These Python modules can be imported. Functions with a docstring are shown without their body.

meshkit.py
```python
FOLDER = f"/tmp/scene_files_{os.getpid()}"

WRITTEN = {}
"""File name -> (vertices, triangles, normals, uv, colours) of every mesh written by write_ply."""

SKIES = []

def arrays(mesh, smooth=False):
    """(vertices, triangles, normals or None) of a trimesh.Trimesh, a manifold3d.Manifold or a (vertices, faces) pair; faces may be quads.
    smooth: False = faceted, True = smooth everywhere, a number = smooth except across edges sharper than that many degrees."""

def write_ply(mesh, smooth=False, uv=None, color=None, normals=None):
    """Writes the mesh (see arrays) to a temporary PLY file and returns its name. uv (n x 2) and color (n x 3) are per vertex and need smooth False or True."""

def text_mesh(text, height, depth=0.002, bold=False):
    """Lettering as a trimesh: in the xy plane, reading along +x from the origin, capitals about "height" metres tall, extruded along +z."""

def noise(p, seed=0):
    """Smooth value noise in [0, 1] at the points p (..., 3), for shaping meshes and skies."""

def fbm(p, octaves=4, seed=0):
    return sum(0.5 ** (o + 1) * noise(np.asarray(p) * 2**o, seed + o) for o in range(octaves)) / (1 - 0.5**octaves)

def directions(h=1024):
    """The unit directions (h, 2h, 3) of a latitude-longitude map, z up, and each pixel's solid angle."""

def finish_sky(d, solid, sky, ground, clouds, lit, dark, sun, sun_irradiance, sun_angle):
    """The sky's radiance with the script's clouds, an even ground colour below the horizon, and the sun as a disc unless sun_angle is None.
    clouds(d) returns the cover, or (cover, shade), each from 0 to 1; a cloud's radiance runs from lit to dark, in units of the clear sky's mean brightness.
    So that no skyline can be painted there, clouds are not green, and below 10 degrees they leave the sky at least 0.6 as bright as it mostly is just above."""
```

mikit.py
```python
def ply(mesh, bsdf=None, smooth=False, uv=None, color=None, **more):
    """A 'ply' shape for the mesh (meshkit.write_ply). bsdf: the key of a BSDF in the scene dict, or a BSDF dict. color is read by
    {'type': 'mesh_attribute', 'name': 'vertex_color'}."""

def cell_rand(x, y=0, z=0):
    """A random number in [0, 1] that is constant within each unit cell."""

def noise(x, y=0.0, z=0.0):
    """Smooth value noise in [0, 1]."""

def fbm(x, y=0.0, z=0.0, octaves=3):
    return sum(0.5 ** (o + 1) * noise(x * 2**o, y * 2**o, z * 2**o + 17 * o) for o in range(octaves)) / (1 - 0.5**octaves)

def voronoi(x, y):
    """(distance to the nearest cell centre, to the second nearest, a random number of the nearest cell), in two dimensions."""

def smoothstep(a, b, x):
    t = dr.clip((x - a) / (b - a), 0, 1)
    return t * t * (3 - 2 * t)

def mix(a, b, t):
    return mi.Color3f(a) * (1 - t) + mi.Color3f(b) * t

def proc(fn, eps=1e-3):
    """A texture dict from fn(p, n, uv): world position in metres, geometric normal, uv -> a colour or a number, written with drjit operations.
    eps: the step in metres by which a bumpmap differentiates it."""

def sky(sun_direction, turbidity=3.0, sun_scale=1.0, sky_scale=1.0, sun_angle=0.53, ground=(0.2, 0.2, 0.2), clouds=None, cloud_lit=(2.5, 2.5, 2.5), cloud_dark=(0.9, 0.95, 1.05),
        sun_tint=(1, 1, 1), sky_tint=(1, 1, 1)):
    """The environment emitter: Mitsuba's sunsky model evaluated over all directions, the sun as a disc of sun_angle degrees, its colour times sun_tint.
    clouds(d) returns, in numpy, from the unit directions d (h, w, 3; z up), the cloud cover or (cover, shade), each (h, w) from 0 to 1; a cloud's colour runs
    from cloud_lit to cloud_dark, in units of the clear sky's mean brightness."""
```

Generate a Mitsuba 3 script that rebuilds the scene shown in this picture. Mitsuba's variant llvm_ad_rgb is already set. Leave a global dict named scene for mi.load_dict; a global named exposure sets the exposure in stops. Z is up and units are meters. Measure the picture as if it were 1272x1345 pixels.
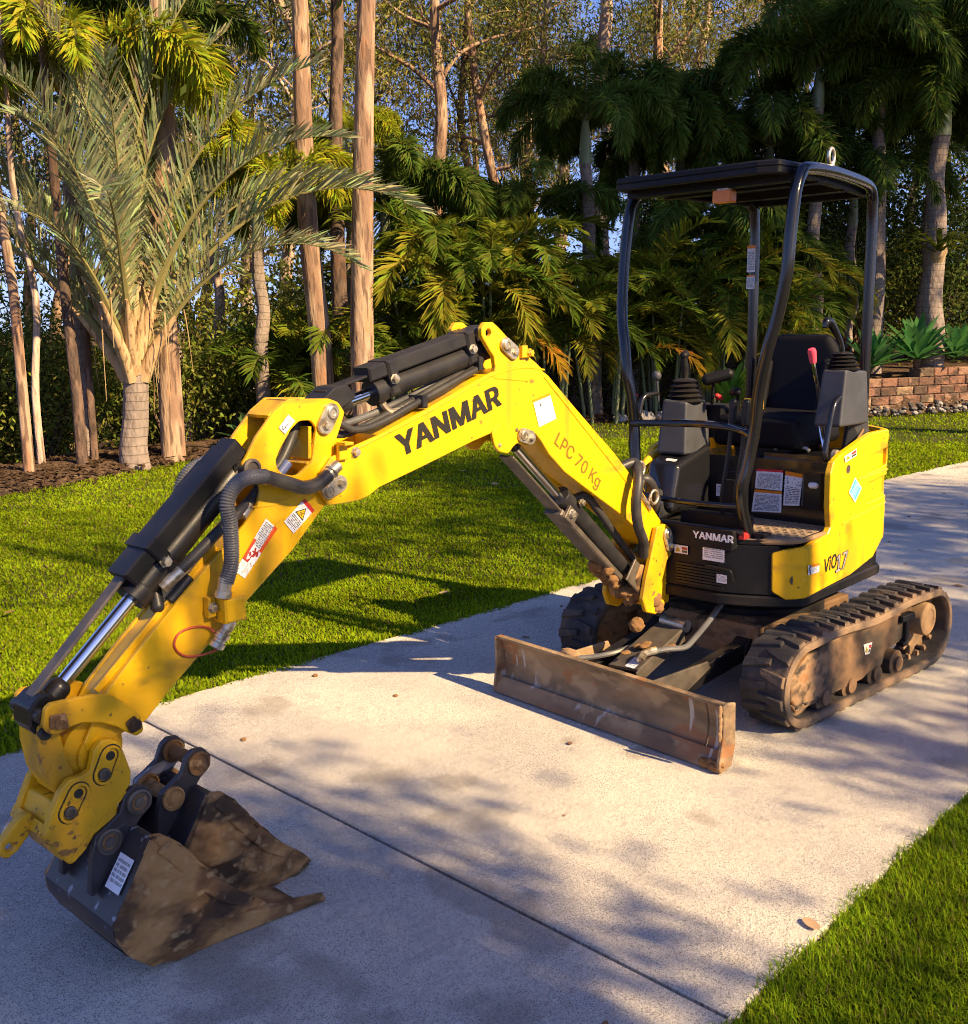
import math, numpy as np, trimesh, mitsuba as mi, drjit as dr, mikit, meshkit
import mapbox_earcut, manifold3d
from shapely.geometry import Polygon, LineString, Point
from shapely.prepared import prep
scene, labels = {}, {}
PI = math.pi

# ---------------------------------------------------------------- camera, light, exposure
EYE = np.array([4.3304, 2.819, 1.706])
scene['camera'] = dict(type='perspective', fov=50.071, fov_axis='x', near_clip=0.05, far_clip=2000.0,
    to_world=mi.ScalarTransform4f().look_at(origin=EYE.tolist(), target=(EYE + np.array([-0.65894, -0.7313, -0.17609])).tolist(), up=[-0.12815, -0.12153, 0.98428]))
SUN_EL = math.radians(34.0)
SUN = np.array([-0.16 * math.cos(SUN_EL), 0.987 * math.cos(SUN_EL), math.sin(SUN_EL)])
scene['sky'] = mikit.sky(SUN.tolist(), turbidity=3, sun_scale=1.0, sky_scale=0.70, sun_tint=(1.0, 0.92, 0.73), sky_tint=(0.82, 0.80, 1.22), ground=(0.08, 0.08, 0.05))
exposure = 3.05

# ---------------------------------------------------------------- helpers
def key_for(name):
    if name not in scene and name not in USED:
        USED.add(name); return name
    k = 1
    while f'{name}_{k:03d}' in USED: k += 1
    USED.add(f'{name}_{k:03d}'); return f'{name}_{k:03d}'
USED = set()
def note(key, label=None, category=None, group=None, kind=None):
    d = {k: v for k, v in dict(label=label, category=category, group=group, kind=kind).items() if v}
    if d: labels[key] = d
def add(name, mesh, mat, smooth=30, label=None, category=None, group=None, kind=None, uv=None, color=None):
    if name.rsplit('__', 1)[-1] in ('bolt', 'clevis', 'clip', 'joint', 'hose_clamp', 'lifting_eye', 'fitting'):
        ps = mesh.split(only_watertight=False)
        if 1 < len(ps) < 9:
            for q in ps[1:]: scene[key_for(name)] = mikit.ply(q, mat, smooth)
            mesh = ps[0]
    key = key_for(name)
    scene[key] = mikit.ply(mesh, mat, smooth, uv=uv, color=color)
    note(key, label, category, group, kind)
    return key
def put(name, ply, to_world, mat=None, **lab):
    key = key_for(name)
    d = dict(ply); d['to_world'] = to_world
    if mat: d['bsdf'] = {'type': 'ref', 'id': mat}
    scene[key] = d; note(key, **lab); return key
def thing(name, label, category, group=None):
    key = key_for(name); note(key, label, category, group); return key
def cat(*ms):
    ms = [m for x in ms for m in (x if isinstance(x, (list, tuple)) else [x])]
    return trimesh.util.concatenate(ms)
def TM(v, f): return trimesh.Trimesh(np.asarray(v, float), np.asarray(f, int), process=False)

def inset(ring, c):
    r = np.asarray(ring, float); a = np.roll(r, 1, 0); b = np.roll(r, -1, 0)
    def nrm(d):
        n = np.stack([-d[:, 1], d[:, 0]], 1); return n / np.maximum(np.linalg.norm(n, axis=1, keepdims=True), 1e-9)
    n1, n2 = nrm(r - a), nrm(b - r)
    m = n1 + n2; m /= np.maximum(np.linalg.norm(m, axis=1, keepdims=True), 1e-9)
    k = np.clip((m * n1).sum(1), 0.35, 1)
    return r + m * (c / k)[:, None]
def rounded(pts, r):
    p = Polygon(pts).buffer(0)
    if r: p = p.buffer(-r, quad_segs=4).buffer(2 * r, quad_segs=4).buffer(-r, quad_segs=4)
    return p
def plate(pts, v0, v1, c=0.003, r=0.0, holes=(), hr=0.0):
    """solid of a profile (a, b) between v0 and v1, edges chamfered by c; returns mesh with coordinates (a, v, b)"""
    p = pts if isinstance(pts, Polygon) else rounded(pts, r)
    for h in holes: p = p.difference(h if isinstance(h, Polygon) else rounded(h, hr))
    if p.geom_type != 'Polygon': p = max(p.geoms, key=lambda g: g.area)
    p = p.simplify(0.0004)
    rings = [np.array(p.exterior.coords)[:-1]] + [np.array(i.coords)[:-1] for i in p.interiors]
    def area(q): return 0.5 * np.sum(q[:, 0] * np.roll(q[:, 1], -1) - q[:, 1] * np.roll(q[:, 0], -1))
    rings = [q if (area(q) > 0) == (i == 0) else q[::-1] for i, q in enumerate(rings)]
    ins = [inset(q, c) for q in rings]
    tri = mapbox_earcut.triangulate_float64(np.vstack(ins), np.cumsum([len(q) for q in ins]).astype(np.uint32)).reshape(-1, 3)
    V, F, n = [], [], 0
    def lay(q, v):
        nonlocal n
        V.append(np.stack([q[:, 0], np.full(len(q), v), q[:, 1]], 1)); n += len(q); return n - len(q)
    o0 = lay(np.vstack(ins), v0); o1 = lay(np.vstack(ins), v1)
    F.append(tri + o0); F.append(tri[:, ::-1] + o1)
    at = 0
    for q, i in zip(rings, ins):
        a1, a2 = lay(q, v0 + c), lay(q, v1 - c)
        k = np.arange(len(q)); kn = (k + 1) % len(q)
        for s, t in ((o0 + at, a1), (a1, a2), (a2, o1 + at)):
            F.append(np.stack([s + k, t + k, t + kn], 1)); F.append(np.stack([s + k, t + kn, s + kn], 1))
        at += len(q)
    m = TM(np.vstack(V), np.vstack(F))
    return m
def catmull(P, n=6):
    P = np.asarray(P, float)
    if len(P) < 3: return P
    Q = np.vstack([2 * P[0] - P[1], P, 2 * P[-1] - P[-2]]); out = []
    for i in range(1, len(Q) - 2):
        t = np.linspace(0, 1, n, endpoint=False)[:, None]
        a, b, c, d = Q[i - 1], Q[i], Q[i + 1], Q[i + 2]
        out.append(0.5 * (2 * b + (c - a) * t + (2 * a - 5 * b + 4 * c - d) * t ** 2 + (3 * b - a - 3 * c + d) * t ** 3))
    return np.vstack(out + [P[-1:]])
def tube(path, r, n=10, smooth=6, cap=True):
    P = catmull(path, smooth) if smooth else np.asarray(path, float)
    m = len(P); T = np.gradient(P, axis=0); T /= np.maximum(np.linalg.norm(T, axis=1, keepdims=True), 1e-9)
    R = np.interp(np.linspace(0, 1, m), np.linspace(0, 1, len(r)), r) if np.ndim(r) else np.full(m, r)
    a = np.cross(T[0], [0, 0, 1.0] if abs(T[0, 2]) < 0.9 else [1.0, 0, 0]); a /= np.linalg.norm(a)
    V = []; ang = np.arange(n) * 2 * PI / n
    for i in range(m):
        a = a - T[i] * (a @ T[i]); a /= np.linalg.norm(a); b = np.cross(T[i], a)
        V.append(P[i] + R[i] * (np.cos(ang)[:, None] * a + np.sin(ang)[:, None] * b))
    F = []
    for i in range(m - 1):
        k = np.arange(n); kn = (k + 1) % n; A, B = i * n, (i + 1) * n
        F.append(np.stack([A + k, A + kn, B + kn], 1)); F.append(np.stack([A + k, B + kn, B + k], 1))
    V = np.vstack(V)
    if cap:
        V = np.vstack([V, P[0], P[-1]]); k = np.arange(n); kn = (k + 1) % n
        F.append(np.stack([kn, k, np.full(n, m * n)], 1)); F.append(np.stack([(m - 1) * n + k, (m - 1) * n + kn, np.full(n, m * n + 1)], 1))
    return TM(V, np.vstack(F))
def rod(p0, p1, r, n=18, c=0.002):
    """cylinder with chamfered ends"""
    p0, p1 = np.asarray(p0, float), np.asarray(p1, float); L = np.linalg.norm(p1 - p0); d = (p1 - p0) / L; c = min(c, L / 3, r / 2)
    return tube([p0, p0 + d * 1e-5, p0 + d * c, p1 - d * c, p1 - d * 1e-5, p1], [r - c, r - c, r, r, r - c, r - c], n, smooth=0)
def lathe(p0, d, prof, n=20):
    """profile of (distance along d, radius)"""
    p0, d = np.asarray(p0, float), np.asarray(d, float) / np.linalg.norm(d)
    a = np.cross(d, [0, 0, 1.0] if abs(d[2]) < 0.9 else [1.0, 0, 0]); a /= np.linalg.norm(a); b = np.cross(d, a); ang = np.arange(n) * 2 * PI / n
    V = np.vstack([p0 + d * s + max(r, 1e-5) * (np.cos(ang)[:, None] * a + np.sin(ang)[:, None] * b) for s, r in prof]); F = []
    k = np.arange(n); kn = (k + 1) % n
    for i in range(len(prof) - 1):
        A, B = i * n, (i + 1) * n; F.append(np.stack([A + k, A + kn, B + kn], 1)); F.append(np.stack([A + k, B + kn, B + k], 1))
    return TM(V, np.vstack(F))
def box(lo, hi, c=0.004, taper=None):
    lo, hi = np.asarray(lo, float), np.asarray(hi, float)
    lo, hi = np.minimum(lo, hi), np.maximum(lo, hi)
    m = plate([(lo[0], lo[2]), (hi[0], lo[2]), (hi[0], hi[2]), (lo[0], hi[2])], lo[1], hi[1], min(c, *(0.3 * (hi - lo))))
    if taper is not None:
        t = (m.vertices[:, 2] - lo[2]) / (hi[2] - lo[2]); ctr = (lo + hi) / 2
        for k in (0, 1): m.vertices[:, k] = ctr[k] + (m.vertices[:, k] - ctr[k]) * (1 + (taper[k] - 1) * t)
    return m
def hull(pts, r, n=6):
    """rounded convex solid over points"""
    r = np.broadcast_to(r, len(pts)); s = trimesh.creation.icosphere(2).vertices
    return trimesh.convex.convex_hull(np.vstack([np.asarray(p) + s * q for p, q in zip(pts, r)]))
def bar(p0, p1, w, h, side, c=0.003):
    """straight bar from p0 to p1, w wide along 'side', h thick"""
    p0, p1 = np.asarray(p0, float), np.asarray(p1, float); d = p1 - p0; L = np.linalg.norm(d); d /= L
    s = np.asarray(side, float); s = s - d * (s @ d); s /= np.linalg.norm(s); t = np.cross(d, s)
    m = box((0, -w / 2, -h / 2), (L, w / 2, h / 2), c)
    m.vertices = p0 + m.vertices @ np.array([d, s, t])
    return m
def quad(a, b, c, d, out, lift=0.0015, th=0.001):
    """a sticker: corners a b c d run bottom-left, bottom-right, top-right, top-left seen from outside"""
    P = np.array([a, b, c, d], float); o = np.asarray(out, float); o /= np.linalg.norm(o)
    return P + o * lift
def decal(name, corners, out, style, lift=0.002):
    P = quad(*corners, out, lift); n = 1
    uv = np.array([[0.001, 0], [0.999, 0], [0.999, 1], [0.001, 1]]) + [style, 0]
    m = TM(P, [[0, 1, 2], [0, 2, 3]])
    if m.face_normals[0] @ np.asarray(out, float) < 0: m = TM(P, [[0, 2, 1], [0, 3, 2]])
    return add(name, m, 'sticker', False, uv=uv)
def heavy(text, height, *args, grow=.05, **k):
    ms = []
    R, L = np.asarray(args[1], float), height * grow
    for i, s in enumerate((-1, 0, 1)): ms.append(lettering(text, height, np.asarray(args[0], float) + R * s * L + np.cross(R, np.asarray(args[2], float)) * .00012 * i, *args[1:], **k))
    return cat(ms)
def lettering(text, height, origin, right, up, depth=0.0015, bold=True, sx=1.0, slant=0.0):
    m = meshkit.text_mesh(text, height, depth, bold); R = np.asarray(right, float); U = np.asarray(up, float); N = np.cross(R, U)
    v = m.vertices.copy(); v[:, 0] = v[:, 0] * sx + v[:, 1] * slant
    return TM(np.asarray(origin, float) + v @ np.array([R, U, N]), m.faces)

# ---------------------------------------------------------------- materials
def rgb(c): return {'type': 'rgb', 'value': list(map(float, c))} if isinstance(c, (tuple, list)) else (mikit.proc(c) if callable(c) else c)
def mat(name, base, rough=0.5, bump=None, bscale=1.0, eps=1e-3, **k):
    b = dict(type='principled', base_color=rgb(base), roughness=rgb(rough) if not isinstance(rough, (int, float)) else rough, **k)
    if bump is not None: b = dict(type='bumpmap', arbitrary=mikit.proc(bump, eps), scale=bscale, bsdf=b)
    scene[name] = dict(type='twosided', bsdf=b)
N, FB, SS, MX = mikit.noise, mikit.fbm, mikit.smoothstep, mikit.mix
def f_yellow(p, n, uv):
    g = FB(p.x * 3.1, p.y * 3.1, p.z * 3.1, 3); s = FB(p.x * 38, p.y * 38, p.z * 38, 2)
    st = N(p.x * 26 + 40, p.y * 26, p.z * 2.2)
    c = MX((0.80, 0.455, 0.003), (0.71, 0.39, 0.004), g)
    c = MX(c, (0.26, 0.14, 0.02), SS(0.48, 0.80, g * 0.5 + st * 0.5) * 0.42)
    c = MX(c, (0.16, 0.09, 0.03), SS(0.60, 0.75, FB(p.x * 5 + 20, p.y * 5, p.z * 9, 4)) * 0.45)
    return MX(c, (0.09, 0.06, 0.03), SS(0.78, 0.90, s) * 0.7)
mat('yellow_paint', f_yellow, 0.33, specular=0.5, clearcoat=0.25, clearcoat_gloss=0.85)
def f_worn(p, n, uv):
    g = FB(p.x * 6, p.y * 6, p.z * 6, 3); s = FB(p.x * 60 + 9, p.y * 60, p.z * 60, 3); st = N(p.x * 34, p.y * 34, p.z * 7)
    c = MX((0.68, 0.37, 0.004), (0.50, 0.265, 0.010), SS(0.35, 0.75, g))
    low = SS(0.55, 0.30, p.z + 0.10 * (g - 0.5))
    c = MX(c, (0.17, 0.10, 0.03), SS(0.5, 0.85, 0.5 * g + 0.5 * st) * 0.45)
    c = MX(c, (0.15, 0.075, 0.03), SS(0.65 - 0.08 * low, 0.72 - 0.08 * low, s * 0.6 + g * 0.4) * 0.85)
    return MX(c, (0.03, 0.024, 0.018), SS(0.72, 0.80, FB(p.x * 52, p.y * 52 + 3, p.z * 30, 4)) * 0.8)
mat('worn_yellow', f_worn, 0.48, specular=0.4)
def f_black(p, n, uv):
    g = FB(p.x * 7, p.y * 7, p.z * 7, 3); up = SS(0.3, 1.0, n.z)
    return MX((0.008, 0.008, 0.010), (0.060, 0.047, 0.035), SS(0.45, 0.8, g) * 0.28 + up * 0.2 * g)
mat('black_paint', f_black, 0.35, specular=0.35)
mat('gloss_black', (0.006, 0.006, 0.008), 0.16, specular=0.6, clearcoat=0.5)
mat('black_plastic', f_black, 0.5, specular=0.22)
mat('gunmetal', lambda p, n, uv: MX((0.012, 0.012, 0.016), (0.034, 0.032, 0.031), FB(p.x * 20, p.y * 20, p.z * 20, 2)), 0.38, specular=0.35)
mat('cast_steel', lambda p, n, uv: MX((0.05, 0.045, 0.042), (0.16, 0.13, 0.10), FB(p.x * 24, p.y * 24, p.z * 24, 3)), 0.5, metallic=0.35)
mat('chrome', (0.75, 0.76, 0.80), 0.10, metallic=1.0)
mat('zinc', lambda p, n, uv: MX((0.62, 0.56, 0.44), (0.30, 0.24, 0.16), SS(0.45, 0.75, FB(p.x * 40, p.y * 40, p.z * 40, 2))), 0.36, metallic=0.75)
def f_mud(p, n, uv):
    a = FB(p.x * 9, p.y * 9, p.z * 9, 4); b = FB(p.x * 45, p.y * 45, p.z * 45, 2)
    c = MX((0.40, 0.215, 0.080), (0.17, 0.088, 0.038), SS(0.35, 0.62, a))
    c = MX(c, (0.035, 0.025, 0.019), SS(0.54, 0.66, FB(p.x * 5 + 3, p.y * 5, p.z * 9, 5)) * 0.8)
    return MX(c, (0.50, 0.32, 0.15), SS(0.58, 0.8, b) * 0.5)
mat('muddy_steel', f_mud, 0.85, bump=lambda p, n, uv: FB(p.x * 26, p.y * 26, p.z * 26, 4) * 0.022, eps=1.5e-3, specular=0.2)
def f_clay(p, n, uv):
    a = FB(p.x * 25, p.y * 25, p.z * 25, 3)
    return MX((0.28, 0.15, 0.060), (0.11, 0.062, 0.031), a)
mat('clay', f_clay, 0.95, bump=lambda p, n, uv: FB(p.x * 55, p.y * 55, p.z * 55, 3) * 0.012, eps=1.5e-3, specular=0.1)
def f_bucket(p, n, uv):
    s = FB(p.x * 5 + p.z * 30, p.y * 34, p.z * 5, 3); g = FB(p.x * 8, p.y * 8, p.z * 8, 3)
    c = MX((0.016, 0.017, 0.026), (0.05, 0.04, 0.035), g)
    c = MX(c, (0.28, 0.28, 0.32), SS(0.70, 0.78, s) * 0.8)
    low = SS(0.20, 0.10, p.z + 0.12 * (g - 0.5))
    return MX(c, (0.12, 0.068, 0.035), low * 0.85)
mat('bucket_black', f_bucket, 0.42, specular=0.5)
def f_blade(p, n, uv):
    a = FB(p.x * 7, p.y * 5, p.z * 9, 4); s = FB(p.y * 40, p.z * 6, p.x * 9, 3)
    c = MX((0.27, 0.18, 0.10), (0.12, 0.083, 0.052), SS(0.3, 0.7, a))
    c = MX(c, (0.36, 0.25, 0.145), SS(0.48, 0.68, FB(p.x * 11, p.y * 11, p.z * 14 + 5, 4)) * 0.7)
    c = MX(c, (0.26, 0.105, 0.038), SS(0.58, 0.68, FB(p.x * 9 + 7, p.y * 9, p.z * 12, 4)) * 0.7)
    c = MX(c, (0.50, 0.48, 0.46), SS(0.66, 0.76, s) * 0.6 * SS(0.45, 0.6, N(p.y * 4, p.z * 7, 1.0)))
    return MX(c, (0.20, 0.10, 0.045), SS(0.05, 0.0, p.z - 0.03 * a) * 0.5)
mat('scraped_steel', f_blade, 0.6, bump=lambda p, n, uv: FB(p.x * 40, p.y * 40, p.z * 40, 3) * 0.004, eps=2e-3, specular=0.35)
def f_rubber(p, n, uv):
    a = FB(p.x * 12, p.y * 12, p.z * 12, 3); dust = FB(p.x * 8 + 7, p.y * 8, p.z * 8, 4); rim = SS(0.612, 0.632, p.y)
    c = MX((0.024, 0.023, 0.026), (0.05, 0.047, 0.047), a)
    return MX(c, (0.25, 0.165, 0.098), dr.clip(SS(0.50, 0.74, dust) * 0.34 + rim * SS(0.25, 0.55, dust) * 0.75, 0, 0.92))
mat('track_rubber', f_rubber, 0.7, specular=0.3, bump=lambda p, n, uv: FB(p.x * 90, p.y * 90, p.z * 90, 2) * 0.003, eps=1e-3)
def f_frame(p, n, uv):
    a = FB(p.x * 6, p.y * 6, p.z * 8, 4); b = FB(p.x * 22, p.y * 22, p.z * 22, 3)
    front = SS(0.15, 0.45, p.x + 0.3 * (a - 0.5))
    c = MX((0.040, 0.033, 0.028), (0.17, 0.10, 0.055), SS(0.35, 0.7, a))
    c = MX(c, (0.33, 0.205, 0.11), front * SS(0.25, 0.6, b) * 0.9)
    return MX(c, (0.27, 0.11, 0.04), SS(0.58, 0.70, b) * front * 0.6)
mat('muddy_frame', f_frame, 0.8, bump=lambda p, n, uv: FB(p.x * 35, p.y * 35, p.z * 35, 3) * 0.005, eps=2e-3, specular=0.2)
mat('dusty_tan', lambda p, n, uv: MX((0.36, 0.23, 0.125), (0.19, 0.115, 0.06), FB(p.x * 20, p.y * 20, p.z * 20, 3)), 0.85, specular=0.2)
mat('hose_rubber', lambda p, n, uv: MX((0.020, 0.020, 0.022), (0.06, 0.055, 0.05), FB(p.x * 25, p.y * 25, p.z * 25, 2)), 0.45, specular=0.4)
mat('hose_guard', lambda p, n, uv: MX((0.13, 0.13, 0.135), (0.07, 0.068, 0.068), FB(p.x * 15, p.y * 15, p.z * 15, 2)), 0.42, specular=0.5)
mat('seat_vinyl', (0.006, 0.006, 0.009), 0.6, specular=0.15)
mat('grey_plastic', lambda p, n, uv: MX((0.062, 0.065, 0.078), (0.036, 0.037, 0.042), FB(p.x * 14, p.y * 14, p.z * 14, 3)), 0.5, specular=0.4)
mat('orange_plastic', (0.75, 0.22, 0.01), 0.25, specular=0.5)
mat('pink_plastic', (0.85, 0.08, 0.14), 0.35)
mat('red_plastic', (0.55, 0.03, 0.03), 0.35)
mat('red_wire', (0.42, 0.06, 0.03), 0.4)
mat('blue_guard', (0.10, 0.13, 0.28), 0.5)
mat('white_print', (0.78, 0.78, 0.80), 0.5)
mat('black_print', (0.02, 0.018, 0.012), 0.45)
mat('marker_print', (0.20, 0.115, 0.008), 0.5)
mat('grey_print', (0.28, 0.28, 0.30), 0.45)
def f_mat(p, n, uv):
    return MX((0.30, 0.21, 0.13), (0.10, 0.075, 0.055), FB(p.x * 30, p.y * 30, p.z * 30, 3))
mat('dusty_mat', f_mat, 0.9)
def f_stick(p, n, uv):
    st = dr.floor(uv.x); u = uv.x - st; v = uv.y
    def lines(rows, lo, hi):
        rr = dr.floor(v * rows); on = (v * rows - rr > 0.38) & (v < hi) & (v > lo) & (u > 0.07) & (u < 0.93) & (N(u * 26, rr * 3.7, st) > 0.28)
        return dr.select(on, 1.0, 0.0)
    W = (0.74, 0.74, 0.77); K = (0.06, 0.06, 0.07)
    def sel(k, c): 
        return dr.select(dr.abs(st - k) < 0.5, c, out)
    out = MX(W, K, lines(18, 0.05, 0.78) * 0.75)
    out = dr.select(v > 0.88, mi.Color3f(0.60, 0.02, 0.04), out)                               # 0 red head, text
    out = sel(1, dr.select(v > 0.88, mi.Color3f(0.75, 0.22, 0.01), MX(W, K, lines(17, 0.06, 0.8) * 0.75)))   # orange head, text
    pic = dr.select((v > 0.62) & (v < 0.84), SS(0.62, 0.66, FB(u * 14, v * 20, 3.0, 2)), lines(19, 0.05, 0.6))
    out = sel(2, dr.select(v > 0.88, mi.Color3f(0.75, 0.22, 0.01), MX(W, K, pic * 0.8)))
    out = sel(3, MX(W, K, lines(7, 0.15, 0.9) * 0.6))                                          # white plate with text
    mark = SS(0.50, 0.58, FB(u * 9, v * 16, 1.0, 3)) * dr.select((u > 0.3) & (u < 0.7) & (v > 0.58) & (v < 0.78), 1.0, 0.0)
    out = sel(4, dr.select(v > 0.9, mi.Color3f(0.78, 0.25, 0.01), MX((0.80, 0.80, 0.82), K, mark)))
    aq = dr.select(dr.abs(v * 6 - dr.floor(v * 6) - 0.5) < 0.16, 1.0, 0.0) * dr.select((v > 0.25) & (v < 0.75), 1.0, 0.0)
    edge = dr.select((u < 0.07) | (u > 0.93) | (v < 0.07) | (v > 0.93), 1.0, 0.0)
    out = sel(5, MX(MX((0.06, 0.48, 0.50), (0.65, 0.78, 0.80), aq), (0.75, 0.80, 0.82), edge))
    # 6 warning triangle with red head; 7 long danger strip with red column; 8 hook picture; 9 orange/white bar; 10 small triangle and text
    tw = (v - 0.47) / 0.36; tri = (tw > 0) & (tw < 1) & (dr.abs(u - 0.5) < 0.40 * (1 - tw)); tin = (tw > 0.1) & (tw < 0.84) & (dr.abs(u - 0.5) < 0.40 * (0.86 - tw))
    man = (tw > 0.16) & (tw < 0.5) & (dr.abs(u - 0.5 - 0.08 * dr.sin(tw * 30)) < 0.05)
    out = sel(6, dr.select(v > 0.87, mi.Color3f(0.60, 0.04, 0.03), dr.select(man, mi.Color3f(0.02), dr.select(tin, mi.Color3f(0.80, 0.47, 0.01), dr.select(tri, mi.Color3f(0.03), MX(W, K, lines(17, 0.05, 0.42) * 0.8))))))
    fig = SS(0.55, 0.60, FB(u * 7, v * 16, 8.0, 2)); strip = dr.select((v > 0.36) & (u > 0.72), 1.0, 0.0)
    left = dr.select((v < 0.62) & (u < 0.17) & (v > 0.26), 1.0, 0.0)
    o7 = dr.select(v > 0.52, MX(W, K, lines(30, 0.54, 0.97) * 0.8), dr.select(v > 0.24, MX(W, (0.35, 0.03, 0.02), fig), MX((0.5, 0.5, 0.52), (0.68, 0.68, 0.7), fig)))
    out = sel(7, dr.select((strip > 0.5) & (v > 0.5), mi.Color3f(0.66, 0.09, 0.02), dr.select(left > 0.5, mi.Color3f(0.62, 0.07, 0.03), o7)))
    r1 = dr.sqrt(dr.square((u - 0.62) * 0.75) + dr.square(v - 0.72)); r2 = dr.sqrt(dr.square((u - 0.42) * 0.75) + dr.square(v - 0.25))
    hook = ((r1 > 0.13) & (r1 < 0.16)) | ((r1 < 0.06) & (r1 > 0.04)) | ((r2 > 0.11) & (r2 < 0.17) & ((v < 0.27) | (u > 0.5)) ) | ((dr.abs(u - 0.55) < 0.04) & (v > 0.32) & (v < 0.56))
    out = sel(8, dr.select((v < 0.05) | (u < 0.05) | (u > 0.95) | (v > 0.95), mi.Color3f(0.3), dr.select(hook, mi.Color3f(0.03), mi.Color3f(0.62, 0.62, 0.64))))
    out = sel(9, dr.select(u < 0.52, mi.Color3f(0.75, 0.25, 0.01), MX(W, K, lines(4, 0.2, 0.9) * 0.6)))
    sm = (u < 0.5); ty = (v - 0.2) / 0.6; t2 = sm & (ty > 0) & (ty < 1) & (dr.abs(u - 0.25) < 0.2 * (1 - ty))
    out = sel(10, dr.select(t2, mi.Color3f(0.35, 0.27, 0.02), dr.select(sm, mi.Color3f(0.60, 0.60, 0.56), dr.select((u > 0.56) & (u < 0.94) & (v > 0.5) & (v < 0.82), mi.Color3f(0.35, 0.04, 0.03), dr.select((u > 0.56) & (u < 0.94) & (v > 0.15) & (v < 0.42), mi.Color3f(0.05), mi.Color3f(0.6))))))
    out = sel(11, dr.select((v > 0.72) & (u > 0.28), mi.Color3f(0.75, 0.22, 0.01), dr.select((u < 0.26) & (u > 0.06) & (N(u * 14, v * 7, 2.0) > 0.5), mi.Color3f(0.04), MX(W, K, dr.select(u > 0.34, lines(7, 0.12, 0.66), 0.0) * 0.5))))
    return out
mat('sticker', f_stick, 0.4, specular=0.4)

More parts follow.
